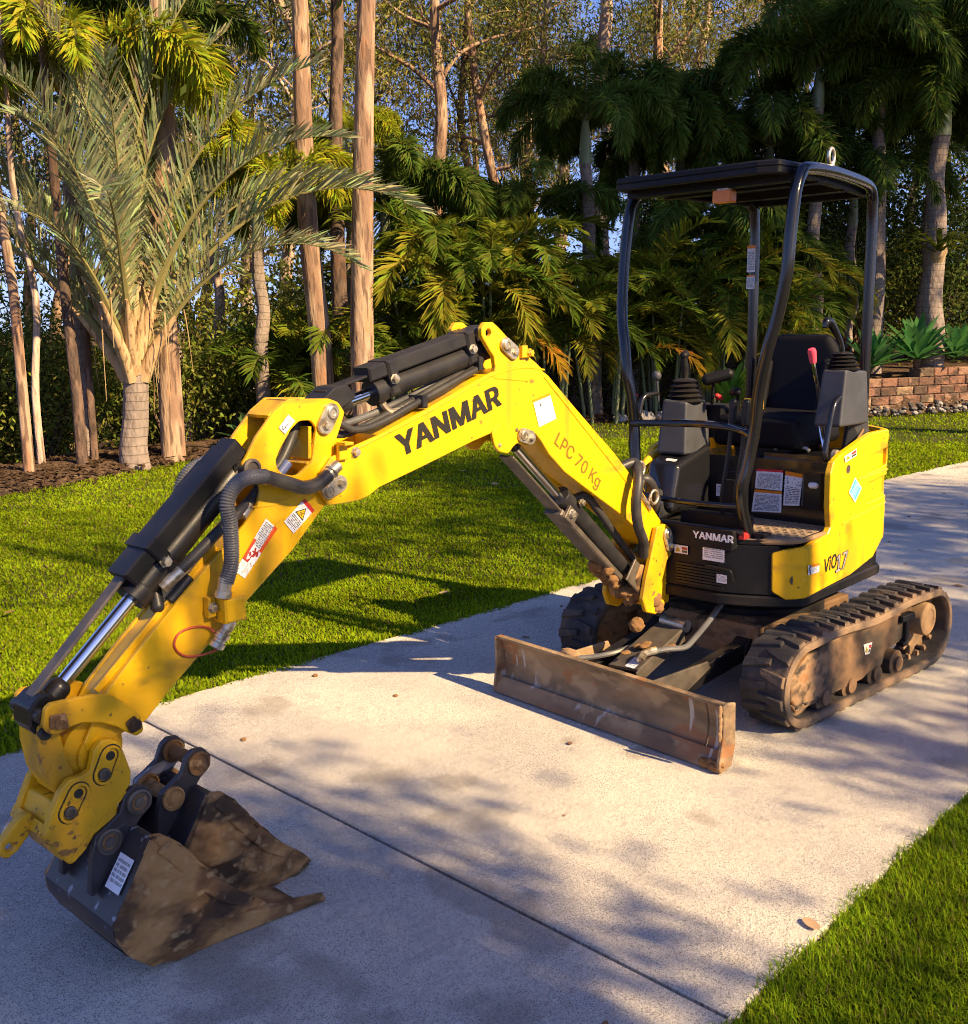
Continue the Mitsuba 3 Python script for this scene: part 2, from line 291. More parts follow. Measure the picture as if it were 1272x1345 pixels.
# ---------------------------------------------------------------- the excavator
X = thing('excavator', 'yellow mini excavator with black canopy and rubber tracks parked on the concrete driveway', 'excavator') + '__'
TH = 0.09; CT, ST = math.cos(TH), math.sin(TH)
def frame(o):
    M = np.eye(4); M[:2, :2] = [[CT, -ST], [ST, CT]]; M[:3, 3] = o; return M
BM, UM = frame((0.70, -0.136, 0)), frame((0, 0, 0))
def inB(m): return m.copy().apply_transform(BM) if hasattr(m, 'apply_transform') else (np.asarray(m, float) @ BM[:3, :3].T + BM[:3, 3])
def inU(m): return m.copy().apply_transform(UM) if hasattr(m, 'apply_transform') else (np.asarray(m, float) @ UM[:3, :3].T + UM[:3, 3])
LEFT = BM[:3, :3] @ np.array([0, 1, 0.0])
def addB(n, m, mt, s=30, **k): return add(X + n, inB(m), mt, s, **k)
def addU(n, m, mt, s=30, **k): return add(X + n, inU(m), mt, s, **k)
def addW(n, m, mt, s=30, **k): return add(X + n, m, mt, s, **k)
def pinplate(uz0, uz1, v, r=0.03, th=0.012):
    """flag plate of a pin: stadium between two (u, z) points, with a pin end and a bolt head"""
    s = LineString([uz0, uz1]).buffer(r, quad_segs=6)
    sg = 1 if th > 0 else -1
    a, b = sorted((v, v + th))
    m = [plate(s, a, b, 0.002)]
    m.append(lathe((uz0[0], v + th, uz0[1]), (0, sg, 0), [(-0.002, r * .74), (0.006, r * .72), (0.008, r * .62), (0.008, r * .42), (0.004, r * .40), (0.004, 0)], 18))
    m.append(lathe((uz1[0], v + th, uz1[1]), (0, sg, 0), [(-0.002, r * .55), (0.004, r * .55), (0.004, r * .42), (0.011, r * .40), (0.012, 0.0)], 6))
    return cat(m)
def nut(p, d, r=0.012, h=0.01): return lathe(p, d, [(-0.002, r * 1.35), (0.002, r * 1.35), (0.002, r), (h, r * .95), (h + .001, 0)], 6)

# --- undercarriage
Wt = 0.64
def track_path(n=400):
    fc, fr, rc, rr = np.array([0.535, 0.200]), 0.172, np.array([-0.628, 0.208]), 0.180
    a = np.linspace(-PI / 2, PI / 2, 60); pts = [fc + fr * np.stack([np.cos(a), np.sin(a)], 1)]
    t = np.linspace(0, 1, 50)[1:-1, None]; top0, top1 = fc + [0, fr], rc + [0, rr]
    top = top0 + (top1 - top0) * t; top[:, 1] += 0.012 * np.sin(t[:, 0] * 3 * PI) * np.sin(t[:, 0] * PI); pts.append(top)
    a = np.linspace(PI / 2, 3 * PI / 2, 60); pts.append(rc + rr * np.stack([np.cos(a), np.sin(a)], 1))
    bot = (rc + [0, -rr]) + ((fc + [0, -fr]) - (rc + [0, -rr])) * t; pts.append(bot)
    p = np.vstack(pts + [pts[0][:1]]); s = np.r_[0, np.cumsum(np.linalg.norm(np.diff(p, axis=0), axis=1))]
    q = np.linspace(0, s[-1], n + 1)[:-1]
    return np.stack([np.interp(q, s, p[:, 0]), np.interp(q, s, p[:, 1])], 1), s[-1]
TP, TLEN = track_path(400)
def track(side):
    y0, y1 = (0.415, 0.640) if side > 0 else (-0.640, -0.415)
    P = TP; t = np.roll(P, -1, 0) - np.roll(P, 1, 0); t /= np.linalg.norm(t, axis=1, keepdims=True); o = np.stack([t[:, 1], -t[:, 0]], 1)
    prof = [(y0, 0.0), (y0 + 0.006, 0.012), (y1 - 0.006, 0.012), (y1, 0.004), (y1, -0.016), (y1 - 0.012, -0.026), (y0 + 0.012, -0.026), (y0, -0.016)]
    n, k = len(P), len(prof); V = np.zeros((n, k, 3))
    for j, (y, h) in enumerate(prof): V[:, j] = np.stack([P[:, 0] + o[:, 0] * h, np.full(n, y), P[:, 1] + o[:, 1] * h], 1)
    i = np.arange(n)[:, None]; j = np.arange(k)[None]; A = (i * k + j).ravel(); B = (i * k + (j + 1) % k).ravel(); i2 = (i + 1) % n
    C = (i2 * k + (j + 1) % k).ravel(); D = (i2 * k + j).ravel()
    m = TM(V.reshape(-1, 3), np.vstack([np.stack([A, B, C], 1), np.stack([A, C, D], 1)])); m.fix_normals()
    b = addW('track', m, 'track_rubber', 40, label='left rubber track' if side > 0 else 'right rubber track')
    S = lambda s: ((s / TLEN) % 1) * n
    def at(s):
        x = S(s); i0 = int(x) % n; f = x - int(x); i1 = (i0 + 1) % n
        pp = P[i0] * (1 - f) + P[i1] * f; oo = o[i0] * (1 - f) + o[i1] * f; return pp, oo / np.linalg.norm(oo)
    rows = 38; pitch = TLEN / rows; ym = (y0 + y1) / 2
    for r in range(rows):
        for h in (0, 1):
            s0 = r * pitch + (0.5 * pitch if h else 0); ya, yb = (y0 + 0.004, ym + 0.022) if h == 0 else (ym - 0.022, y1 - 0.012)
            ends = (ya, yb) if h == 0 else (yb, ya)
            V = []
            for y, w0, w1, sh in ((ends[0], 0.026, 0.017, 0.0), (ends[1], 0.017, 0.011, 0.022)):
                for w, hh in ((w0, 0.006), (w1, 0.0275)):
                    for sg in (-1, 1):
                        pp, oo = at(s0 + sh + sg * w); yy = y if hh < 0.01 else y + 0.006 * np.sign(ym - y)
                        q = pp + oo * hh; V.append((q[0], yy, q[1]))
            m = trimesh.convex.convex_hull(np.array(V))
            scene[key_for(X + 'track__lug' if b.endswith('track') else b + '__lug')] = mikit.ply(m, 'track_rubber', False)
    teeth = []
    for r in range(rows):
        pp, oo = at((r + 0.25) * pitch); tt = np.array([-oo[1], oo[0]])
        for yy in (ym - 0.028, ym + 0.028):
            V = [(*(pp - oo * h + tt * sg * w), yy + e) for h, w, e0 in ((0.016, .014, .013), (0.050, .007, .008)) for sg in (-1, 1) for e in (-e0, e0)]
            teeth.append(trimesh.convex.convex_hull(np.array([(a, c, b_) for a, b_, c in V])))
    add(b + '__guide_lugs', cat(teeth), 'dusty_tan', False, kind='stuff')
    sg = side; yo = lambda y: sg * y
    def pl(pts, ya, yb, **k): return plate(pts, *sorted((yo(ya), yo(yb))), **k)
    fr = addW('track_frame', cat(
        pl([(.60, .115), (.645, .165), (.645, .225), (.60, .27), (.52, .318), (.30, .345), (.05, .352), (-.30, .345), (-.36, .30), (-.36, .225), (-.30, .20), (-.17, .185), (-.145, .125), (-.02, .118), (.03, .098), (.30, .094)], .545, .615, r=.012, c=.006),
        pl([(.45, .325), (.0, .362), (-.45, .36), (-.45, .30), (.45, .28)], .44, .60, r=.01, c=.006),
        pl([(.30, .085), (.58, .085), (.62, .125), (.30, .135)], .56, .606, c=.003)), 'muddy_frame', label='mud caked left track frame' if sg > 0 else None)
    for x in np.linspace(.36, .58, 4): addW('track_frame__bolt' if sg > 0 else 'track_frame_001__bolt', nut((x, yo(.606), .108), (0, sg, 0), .009, .008), 'cast_steel')
    for x in (.36, .14, -.09, -.30): addW('track_roller', lathe((x, yo(.47), .098), (0, sg, 0), [(0, 0), (0, .062), (.03, .062), (.035, .045), (.09, .045), (.095, .062), (.135, .062), (.14, .035), (.155, .035), (.157, 0)], 20), 'muddy_frame')
    addW('idler', lathe((.535, yo(.47), .20), (0, sg, 0), [(0, 0), (0, .10), (.0, .145), (.045, .15), (.05, .125), (.07, .125), (.075, .15), (.12, .145), (.12, .05), (.14, .05), (.14, 0)], 28), 'muddy_frame')
    spr = []
    for k in range(9):
        a = k * 2 * PI / 9; c0 = np.array([math.cos(a), math.sin(a)]); t0 = np.array([-c0[1], c0[0]])
        q = [np.array([-.628, .208]) + c0 * r_ + t0 * w for r_, w in ((.10, -.03), (.155, -.016), (.155, .016), (.10, .03))]
        spr.append(pl([tuple(z) for z in q], .515, .54))
    spr.append(lathe((-.628, yo(.515), .208), (0, sg, 0), [(0, 0), (0, .115), (.025, .115), (.025, 0)], 24))
    sp = addW('sprocket', cat(spr), 'dusty_tan')
    addW('sprocket__motor_cover' if sg > 0 else 'sprocket_001__motor_cover', lathe((-.56, yo(.50), .265), (0, sg, 0), [(0, .082), (.125, .082), (.133, .078), (.137, .070), (.137, .052), (.134, .050), (.134, 0)], 28), 'dusty_tan', 30)
    if sg > 0:
        addW('track_frame__bracket', cat(box((-.36, .575, .20), (-.33, .635, .33)), box((-.40, .60, .305), (-.28, .64, .335)), box((-.37, .59, .175), (-.32, .63, .20))), 'black_plastic')
        P0 = lambda x, z: (x, .6165, z)
        decal(X + 'track_frame__sticker', [P0(.03, .215), P0(-.01, .212), P0(-.03, .262), P0(.05, .268)], (0, 1, 0), 10)
track(1); track(-1)
addW('undercarriage', cat(box((-.40, -.30, .20), (.42, .30, .36), .01), box((-.30, -.46, .22), (-.10, .46, .32), .01), box((.12, -.46, .22), (.34, .46, .32), .01),
    hull([(.33, .43, .33), (.33, .20, .34), (-.1, .43, .33)], .03)), 'muddy_frame')
addW('turntable', lathe((0, 0, .34), (0, 0, 1), [(0, 0), (0, .34), (.05, .34), (.06, .30), (.12, .30), (.16, .36), (.165, 0)], 40), 'black_plastic')

# --- dozer blade
bl = []
prof = [(1.150, 0.012), (1.118, 0.055), (1.102, 0.10), (1.096, .15), (1.102, .20), (1.118, .245), (1.140, .268)]
back = [(x - .014, z + .002) for x, z in prof]
bp = prof + back[::-1]
blade = addW('blade', cat(plate(bp, -.638, .530, .003), plate(bp, .535, .640, .003)), 'scraped_steel', 30, label='scraped and muddy dozer blade')
add(blade + '__cutting_edge', plate([(1.166, .006), (1.172, .010), (1.128, .075), (1.119, .072)], -.640, .640, .002), 'scraped_steel')
add(blade + '__top_rail', plate([(1.147, .262), (1.150, .274), (1.118, .274), (1.108, .255)], -.640, .640, .003), 'scraped_steel')
add(blade + '__end_plate', cat(plate([(1.172, .005), (1.185, .03), (1.165, .13), (1.160, .20), (1.166, .268), (1.150, .282), (1.085, .272), (1.08, .10), (1.10, .02)], .632, .648, .003, r=.006)), 'scraped_steel')
add(blade + '__end_plate', cat(plate([(1.168, .005), (1.150, .13), (1.155, .27), (1.10, .272), (1.085, .10), (1.10, .02)], -.648, -.634, .003, r=.006)), 'scraped_steel')
rng = np.random.default_rng(5)
def clod(c, r, seed, n=2):
    m = trimesh.creation.icosphere(n, 1.0); v = m.vertices
    v = v * (0.65 + 0.7 * meshkit.fbm(v * 2.2 + seed * 3.7, 3, seed))[:, None]; return TM(v * np.asarray(r) + np.asarray(c), m.faces)
add(blade + '__mud', cat([clod((1.167 + rng.normal(0, .004), .56 + .075 * rng.random(), .018 + .02 * rng.random()), (.012, .022, .016), i) for i in range(14)]), 'clay', True, kind='stuff')
add(blade + '__mud', cat([clod((1.178, .640 + .006 * rng.random(), .12 + .15 * rng.random()), (.010, .006, .02), 30 + i) for i in range(9)]), 'dusty_tan', True, kind='stuff')
for s in (-1, 1):
    add(blade + '__push_arm', cat(bar((1.070, s * .20, .14), (.42, s * .24, .25), .06, .09, (0, 1, 0), .006), lathe((.42, s * .20, .25), (0, s, 0), [(0, 0), (0, .05), (.08, .05), (.08, 0)], 18)), 'black_plastic')
add(blade + '__gusset', plate([(1.09, .07), (1.10, .262), (.72, .258), (.70, .225)], .245, .258, .003), 'cast_steel', label='bare steel gusset')
add(blade + '__gusset', plate([(1.09, .07), (1.10, .262), (.80, .258), (.78, .225)], -.258, -.245, .003), 'scraped_steel')
add(blade + '__ram_cover', cat(bar((1.02, .03, .245), (.60, -.04, .335), .15, .012, (0, 1, 0)), bar((1.02, .105, .215), (.60, .035, .305), .008, .06, (0, 1, 0)), bar((1.02, -.045, .215), (.60, -.115, .305), .008, .06, (0, 1, 0))), 'cast_steel', label='dusty grey ram cover plate')
decal(X + 'blade__sticker', [(1.015, .085, .2535), (1.015, .035, .2535), (.93, .022, .272), (.93, .072, .272)], (.2, 0, 1), 3)
add(blade + '__ram', rod((1.07, .02, .19), (.50, -.03, .31), .036), 'gunmetal')
add(blade + '__ram_eye', lathe((.585, -.10, .345), (0, 1, 0), [(0, 0), (0, .03), (.14, .03), (.14, 0)], 16), 'zinc')
add(blade + '__mud', cat([clod((1.05 - .3 * rng.random(), .03 + .13 * (rng.random() - .5), .262 + .08 * rng.random() - .02), (.03, .02, .008), 60 + i) for i in range(7)]), 'clay', True, kind='stuff')
addW('blade_hose', tube([(.93, .07, .30), (.84, .12, .31), (.75, .15, .305), (.68, .15, .33), (.60, .17, .40), (.48, .17, .48)], .013, 10), 'hose_guard')
addW('blade_hose', cat(tube([(.98, .09, .285), (.93, .072, .30), (.88, .098, .31)], .017, 10)), 'zinc')
addW('blade_hose', tube([(1.08, -.26, .24), (1.0, -.20, .235), (.90, -.13, .25), (.75, -.10, .27)], .012, 8), 'hose_guard')
add(blade + '__mud', clod((1.085, -.225, .268), (.035, .05, .02), 90), 'dusty_tan', True, kind='stuff')

# --- upper body
def plan_y(x, R=.640, ym=.470): R = R if x > 0 else .605; return min(ym, math.sqrt(max(R * R - x * x, 0)))
def plan_ring(R=.640, ym=.470, xf=.62, step=.02):
    a = np.linspace(-PI, PI, 200, endpoint=False); p = Point(0, 0).buffer(R, quad_segs=40).difference(Polygon([(-1, -1), (0, -1), (0, 1), (-1, 1)])).union(Point(0, 0).buffer(.605, quad_segs=40)).intersection(Polygon([(-1, -ym), (xf, -ym), (xf, ym), (-1, ym)]))
    return p.buffer(-.03).buffer(.03, quad_segs=4)
def slab(poly, z0, z1, c=.006):
    m = plate(poly, z0, z1, c); m.vertices = m.vertices[:, [0, 2, 1]]; m.faces = m.faces[:, ::-1]; return m
FULL = plan_ring()
def cut(x0, x1): return FULL.intersection(Polygon([(x0, -1), (x1, -1), (x1, 1), (x0, 1)]))
addU('lower_skirt', cat(slab(FULL.buffer(.004), .485, .535, .008), slab(FULL.buffer(-.014), .53, .64, .006)), 'black_plastic')
cowl = addU('front_cowl', cat(slab(cut(.30, .70).intersection(Polygon([(.3, -.40), (.56, -.40), (.66, -.30), (.66, .30), (.545, .385), (.3, .385)])), .535, .765, .010),
    box((.585, -.24, .735), (.628, .235, .822), .01)), 'black_plastic')
for k in range(7): addU('front_cowl__grille_slat', box((.624, -.05, .560 + k * .0135), (.632, .19, .568 + k * .0135), .001), 'black_paint')
addU('front_cowl__lamp_rim', tube([(.630, .10, .655), (.632, .20, .650), (.628, .225, .640), (.620, .232, .60)], .006, 8), 'black_paint')
addU('front_cowl__lettering', heavy('YANMAR', .030, (.6295, .032, .772), (0, 1, 0), (0, 0, 1), depth=.001, sx=1.12, grow=.035), 'white_print', False)
def decU(n, c, out, st): return decal(X + n, inU(np.array(c, float)), UM[:3, :3] @ np.asarray(out, float), st)
decU('front_cowl__sticker', [(.626, -.062, .690), (.626, .008, .690), (.626, .008, .728), (.626, -.062, .728)], (1, 0, 0), 10)
decU('front_cowl__sticker', [(.624, .082, .678), (.624, .190, .678), (.624, .190, .742), (.624, .082, .742)], (1, 0, 0), 3)
decU('front_cowl__sticker', [(.633, .160, .588), (.633, .210, .588), (.633, .210, .626), (.633, .160, .626)], (1, 0, 0), 3)
addU('floor', slab(cut(.02, .62).intersection(Polygon([(0, -.44), (.63, -.44), (.63, .44), (0, .44)])), .760, .785, .004), 'black_plastic')
mt = []
for i in range(15):
    for j in range(10):
        x, y = .12 + i * .032, .02 + j * .042 + (i % 2) * .021
        if math.hypot(x, y) < .60 and y < .425: mt.append(hull([(x, y - .011, .786), (x, y + .011, .786)], .006).simplify_quadric_decimation(face_count=40) if False else box((x - .006, y - .014, .784), (x + .006, y + .014, .790), .002))
addU('floor__mat', slab(cut(.06, .60).intersection(Polygon([(0, -.02), (.63, -.02), (.63, .432), (0, .432)])), .783, .787, .002), 'dusty_mat')
addU('floor__mat_studs', cat(mt), 'dusty_mat', False, kind='stuff')
addU('floor__edge_trim', tube([(.555, .285, .772), (.53, .345, .775), (.49, .40, .776), (.42, .452, .778), (.24, .462, .782)], .012, 8), 'dusty_tan')
# pedals on the floor edge
addU('pedal', cat(box((.50, .285, .80), (.56, .345, .812)), rod((.53, .315, .77), (.53, .315, .805), .006)), 'black_plastic')
addU('pedal', box((.545, .235, .785), (.60, .275, .815), .008), 'red_plastic', label='red foot pedal')

def bent(pts, lift=0.0, th=.022, r=.0, holes=(), side=1, R=.640, ym=.470, hr=0.0, cell=.025):
    """panel: profile (s, z), s = arc length along the plan outline from its front left corner; bent onto the outline"""
    p = rounded(pts, r)
    for h in holes: p = p.difference(rounded(h, hr))
    m = plate(p, 0, th, .004); v, f = trimesh.remesh.subdivide_to_size(m.vertices, m.faces, cell, max_iter=12)
    xs = np.linspace(.56, -.605, 1500); ys = np.array([plan_y(x, R, ym) for x in xs])
    P = np.stack([xs, ys], 1); s = np.r_[0, np.cumsum(np.linalg.norm(np.diff(P, axis=0), axis=1))]
    t = np.gradient(P, axis=0); t /= np.linalg.norm(t, axis=1, keepdims=True); n = np.stack([-t[:, 1], t[:, 0]], 1); n *= -1
    k = np.exp(-np.linspace(-3, 3, 61) ** 2); k /= k.sum(); pad = lambda a: np.convolve(np.pad(a, 30, 'edge'), k, 'valid')
    n = np.stack([pad(n[:, 0]), pad(n[:, 1])], 1); n /= np.linalg.norm(n, axis=1, keepdims=True)
    q = lambda a: np.interp(v[:, 0], s, a); off = v[:, 1] - th + lift
    out = np.stack([q(P[:, 0]) + q(n[:, 0]) * off, (q(P[:, 1]) + q(n[:, 1]) * off) * side, v[:, 2]], 1)
    mm = TM(out, f); mm.fix_normals(); return mm
XS = np.linspace(.56, -.605, 1500); YS = np.array([plan_y(x) for x in XS]); SS_ = np.r_[0, np.cumsum(np.hypot(np.diff(XS), np.diff(YS)))]
def S(x): return float(np.interp(-x, -XS, SS_))
SE = float(SS_[-1])
cov = [(S(.525), .560), (S(.49), .524), (S(.24), .538), (S(-.02), .548), (S(-.27), .590), (S(-.37), .665), (SE * .80, .70), (SE - .002, .70), (SE - .002, 1.20), (S(-.31), 1.196), (S(-.19), 1.195), (S(-.063), 1.172), (S(.149), 1.125),
       (S(.215), 1.10), (S(.240), 1.05), (S(.235), .90), (S(.215), .81), (S(.245), .782), (S(.30), .775), (S(.50), .742), (S(.528), .730)]
VENTS = [[(S(-.155), 1.005), (S(-.375), 1.025), (S(-.375), 1.110), (S(-.155), 1.085)], [(S(-.165), .865), (S(-.40), .88), (S(-.40), .978), (S(-.155), .960)]]
side = addU('side_cover', bent(cov, .012, .03, .012, holes=VENTS, hr=.008), 'yellow_paint', 40, label='glossy yellow left side cover')
addU('side_cover', bent(cov, .012, .03, .012, side=-1), 'yellow_paint', 40)
for v_ in VENTS:
    addU('side_cover__vent_panel', bent(v_, -.006, .010, .004), 'yellow_paint', 40)
addU('side_cover__rib', bent([(S(.10), .800), (S(-.40), .842), (S(-.40), .850), (S(.10), .812)], .0165, .006, .003), 'yellow_paint', 40)
addU('side_cover__rib', bent([(S(-.05), .990), (S(-.40), 1.000), (S(-.40), 1.010), (S(-.05), .998)], .0165, .006, .003), 'yellow_paint', 40)
for x, z in ((.475, .610), (.062, 1.052)):
    addU('side_cover__lock', lathe((x, plan_y(x) + .010, z), (0.25 if x > .3 else 0, 1, 0), [(0, .020), (.004, .019), (.002, .011), (.003, .011), (.0035, 0)], 18), 'cast_steel')
def onc(x, z, l=.0135): return (x + (.0035 if abs(x) > .44 else 0), plan_y(x) + l, z)
decU('side_cover__sticker', [onc(.105, 1.086), onc(-.015, 1.106), onc(-.010, 1.140), onc(.117, 1.116)], (0, 1, 0), 10)
decU('side_cover__sticker', [onc(.435, .632, .0155), onc(.322, .626), onc(.322, .667), onc(.435, .675, .0155)], (0, 1, 0), 11)
P5 = np.array([onc(-.023, .889), onc(-.090, .948), onc(-.010, 1.008), onc(.050, .944)], float)
decal(X + 'side_cover__sticker', inU(P5), LEFT, 5)
addU('side_cover__lettering', lettering('ViO', .060, (.275, .4825, .612), (-.995, 0, .045), (.07, 0, .997), .0015, True, .95, .12), 'black_print', False)
P17 = ((.158, .4825, .590), (-.995, 0, .045), (.07, 0, .997))
addU('side_cover__lettering', heavy('17', .076, *P17, depth=.0012, sx=.95, slant=.18, grow=.07), 'black_print', False)
addU('side_cover__lettering', lettering('17', .076, (.158, .4842, .590), *P17[1:], depth=.001, bold=False, sx=.95, slant=.18), 'grey_print', False)
# engine block under the seat, right hood
ped = addU('seat_box', cat(box((-.40, -.34, .78), (.10, .425, 1.075), .02), box((-.40, -.38, .64), (-.05, .42, .95), .02), box((-.30, .05, 1.05), (.06, .43, 1.10), .02), box((.09, -.16, .80), (.118, .02, 1.0), .008),
    box((.095, .295, .86), (.135, .40, 1.03), .012)), 'gloss_black')
for st, c in ((0, [(.103, .048, .930), (.103, .187, .930), (.103, .190, 1.028), (.103, .054, 1.024)]), (1, [(.103, .034, .816), (.103, .187, .826), (.103, .187, .927), (.103, .046, .924)]), (2, [(.103, .196, .862), (.103, .276, .868), (.103, .288, 1.018), (.103, .200, 1.026)])):
    decU('seat_box__sticker', c, (1, 0, 0), st)
decU('seat_box__sticker', [(.121, -.150, .875), (.121, -.045, .880), (.121, -.045, .935), (.121, -.150, .935)], (1, 0, 0), 3)
decU('seat_box__sticker', [(.121, -.10, .822), (.121, -.04, .820), (.121, -.04, .868), (.121, -.13, .868)], (1, 0, 0), 3)
addU('seat_box__badge', hull([(.136, .345, .975), (.136, .365, .975)], .0145), 'white_print')
addU('seat_box__handle', tube([(.02, .10, 1.112), (.02, .13, 1.125), (.01, .24, 1.128), (.01, .27, 1.114)], .008, 8), 'zinc')
addU('right_hood', cat(hull([(.40, -.36, .85), (.40, -.24, .85), (.12, -.40, .85), (.10, -.22, .85), (.36, -.34, 1.03), (.34, -.25, 1.02), (.10, -.38, 1.09), (.10, -.24, 1.09)], .035), hull([(.42, -.34, .80), (.46, -.26, .80), (.44, -.30, .93), (.30, -.22, .86)], .02)), 'gloss_black', 40)
decU('right_hood__sticker', [(.494, -.315, .868), (.494, -.225, .868), (.480, -.225, .905), (.480, -.315, .905)], (1, 0, .3), 3)
addU('right_hood__badge', lathe((.402, -.335, .97), (.95, 0, .3), [(0, .022), (.003, .021), (.003, 0)], 18), 'grey_print')
decU('right_hood__sticker', [(.350, -.325, 1.062), (.345, -.245, 1.058), (.325, -.245, 1.066), (.325, -.33, 1.070)], (.4, 0, 1), 3)
addU('right_hood_trim', tube([(.455, -.345, .86), (.44, -.385, .95), (.36, -.41, 1.03), (.22, -.42, 1.085), (.05, -.42, 1.10)], .02, 10), 'yellow_paint')
# seat
seat = thing(X[:-2] + '__seat', None, None) if False else X + 'seat'
addU('seat__cushion', hull([(-.36, -.19, 1.16), (-.36, .21, 1.16), (.02, -.19, 1.15), (.02, .21, 1.15), (-.36, -.17, 1.25), (-.36, .19, 1.25), (.03, -.17, 1.235), (.03, .19, 1.235)], .035), 'seat_vinyl', 50)
addU('seat__backrest', cat(hull([(-.33, -.17, 1.22), (-.33, .20, 1.22), (-.40, -.17, 1.50), (-.40, .20, 1.50), (-.425, -.10, 1.60), (-.425, .13, 1.60)], .045), hull([(-.275, .175, 1.26), (-.345, .175, 1.50)], .03), hull([(-.275, -.145, 1.26), (-.345, -.145, 1.50)], .03)), 'seat_vinyl', 50)
addU('seat__base', box((-.34, -.14, 1.07), (.0, .17, 1.14), .02), 'black_plastic')
def bellows(c, r0, r1, h, n, tilt=(0, 0, 1)):
    prof = []
    for k in range(n):
        r = r0 + (r1 - r0) * k / n; prof += [(h * k / n, r * .86), (h * (k + .5) / n, r * 1.06)]
    return lathe(c, tilt, prof + [(h, r1 * .8), (h + .004, 0)], 20)
lc = addU('left_console', cat(hull([(-.20, .325, 1.25), (-.20, .44, 1.25), (.06, .325, 1.25), (.06, .43, 1.25), (-.17, .335, 1.47), (-.17, .435, 1.47), (.015, .335, 1.48), (.015, .425, 1.48)], .012), hull([(-.24, .36, 1.06), (-.24, .44, 1.06), (-.16, .36, 1.10), (-.20, .36, 1.26), (-.20, .44, 1.26), (-.13, .40, 1.26)], .012)), 'grey_plastic', 40)
addU('left_console__bellows', bellows((-.06, .378, 1.485), .078, .040, .085, 5), 'black_plastic', 40)
addU('left_console__lever', tube([(-.06, .378, 1.56), (-.045, .372, 1.61), (-.01, .36, 1.665), (.035, .352, 1.705), (.065, .350, 1.705), (.075, .350, 1.68)], [.012, .013, .016, .020, .018, .012], 12), 'gloss_black', 50)
addU('safety_lever', tube([(.0, .335, 1.13), (-.02, .30, 1.24), (-.005, .30, 1.35), (.075, .30, 1.53)], .008, 10), 'chrome', label='chrome lever with pink grip')
addU('safety_lever__grip', lathe((.072, .30, 1.525), (.36, 0, .93), [(0, 0), (0, .014), (.01, .017), (.055, .019), (.066, .016), (.07, 0)], 16), 'pink_plastic', 50)
addU('grab_handle', tube([(.155, .42, 1.10), (.173, .42, 1.124), (.150, .42, 1.22), (.120, .42, 1.310), (.085, .42, 1.355), (.018, .42, 1.372), (-.130, .42, 1.362), (-.165, .42, 1.345), (-.22, .42, 1.26), (-.285, .42, 1.17)], .0135, 12), 'gloss_black', 50)
addU('grab_handle__joint', cat(lathe((.10, .425, 1.115), (0, 1, 0), [(0, 0), (0, .026), (.02, .026), (.022, 0)], 14), nut((.06, .44, 1.12), (0, 1, 0), .012)), 'zinc')
addU('seat_belt', cat(bar((-.12, .40, 1.08), (-.20, .44, 1.20), .05, .004, (1, 0, .6)), lathe((-.09, .445, 1.145), (0, 1, 0), [(0, 0), (0, .024), (.012, .022), (.012, 0)], 12)), 'dusty_tan')
addU('grease_bottle', lathe((-.245, .385, 1.17), (0, 0, 1), [(0, .024), (.085, .024), (.10, .014)], 16), 'yellow_paint', 40)
addU('grease_bottle__cap', lathe((-.245, .385, 1.268), (0, 0, 1), [(0, .016), (.03, .016), (.032, 0)], 14), 'red_plastic', 40)
rc = addU('right_console', cat(hull([(.06, -.38, 1.10), (.30, -.36, 1.10), (.06, -.24, 1.10), (.28, -.24, 1.10), (.10, -.36, 1.315), (.27, -.35, 1.335), (.10, -.25, 1.325), (.26, -.25, 1.325)], .014)), 'grey_plastic', 40)
addU('right_console__bellows', bellows((.185, -.30, 1.325), .088, .050, .12, 5), 'black_plastic', 40)
addU('right_console__lever', cat(tube([(.185, -.30, 1.44), (.19, -.30, 1.50), (.20, -.30, 1.545)], [.014, .02, .016], 12), hull([(.20, -.30, 1.555), (.185, -.30, 1.56)], .02)), 'black_plastic', 50)
addU('right_console__knob', cat(rod((.26, -.40, 1.33), (.28, -.40, 1.45), .006), hull([(.28, -.40, 1.458), (.28, -.40, 1.462)], .022)), 'grey_plastic', 50)
addU('right_console__blade_lever', cat(rod((.10, -.20, 1.32), (.12, -.18, 1.42), .008), hull([(.145, -.20, 1.44), (.09, -.12, 1.465)], .028)), 'black_plastic', 50)
addU('right_console__switch', hull([(.02, -.20, 1.345), (.05, -.20, 1.355)], .014), 'red_plastic', 50)
addU('right_console__arm', tube([(.40, -.42, 1.27), (.36, -.42, 1.36), (.27, -.40, 1.375)], .012, 10), 'gloss_black', 50)
addU('side_knob', cat(hull([(.47, -.40, 1.345), (.47, -.40, 1.375)], .015)), 'red_plastic', 50, label='red lever knob')
addU('side_knob__stem', rod((.40, -.38, 1.22), (.465, -.398, 1.33), .007), 'black_paint')
addU('throttle', cat(box((-.10, -.36, 1.15), (.05, -.16, 1.31), .02), rod((.0, -.12, 1.2), (.03, -.10, 1.37), .009), hull([(.02, -.13, 1.375), (.05, -.09, 1.38)], .02)), 'black_plastic', 40)
addU('throttle__plate', box((-.22, -.20, 1.20), (-.21, -.09, 1.33), .003), 'yellow_paint', 30)
addU('tail_lamp', box((-.50, -.16, 1.46), (-.46, -.11, 1.58), .008), 'red_plastic')
for y, k in ((.085, 0), (.150, 1)):
    addU('travel_lever', cat(tube([(.46, y, .80), (.475, y, .95), (.455, y + .012, 1.12), (.44, y + .018, 1.27)], .010, 10), hull([(.44, y + .018, 1.27), (.435, y + .02, 1.36)], .017)), 'black_paint', 50)
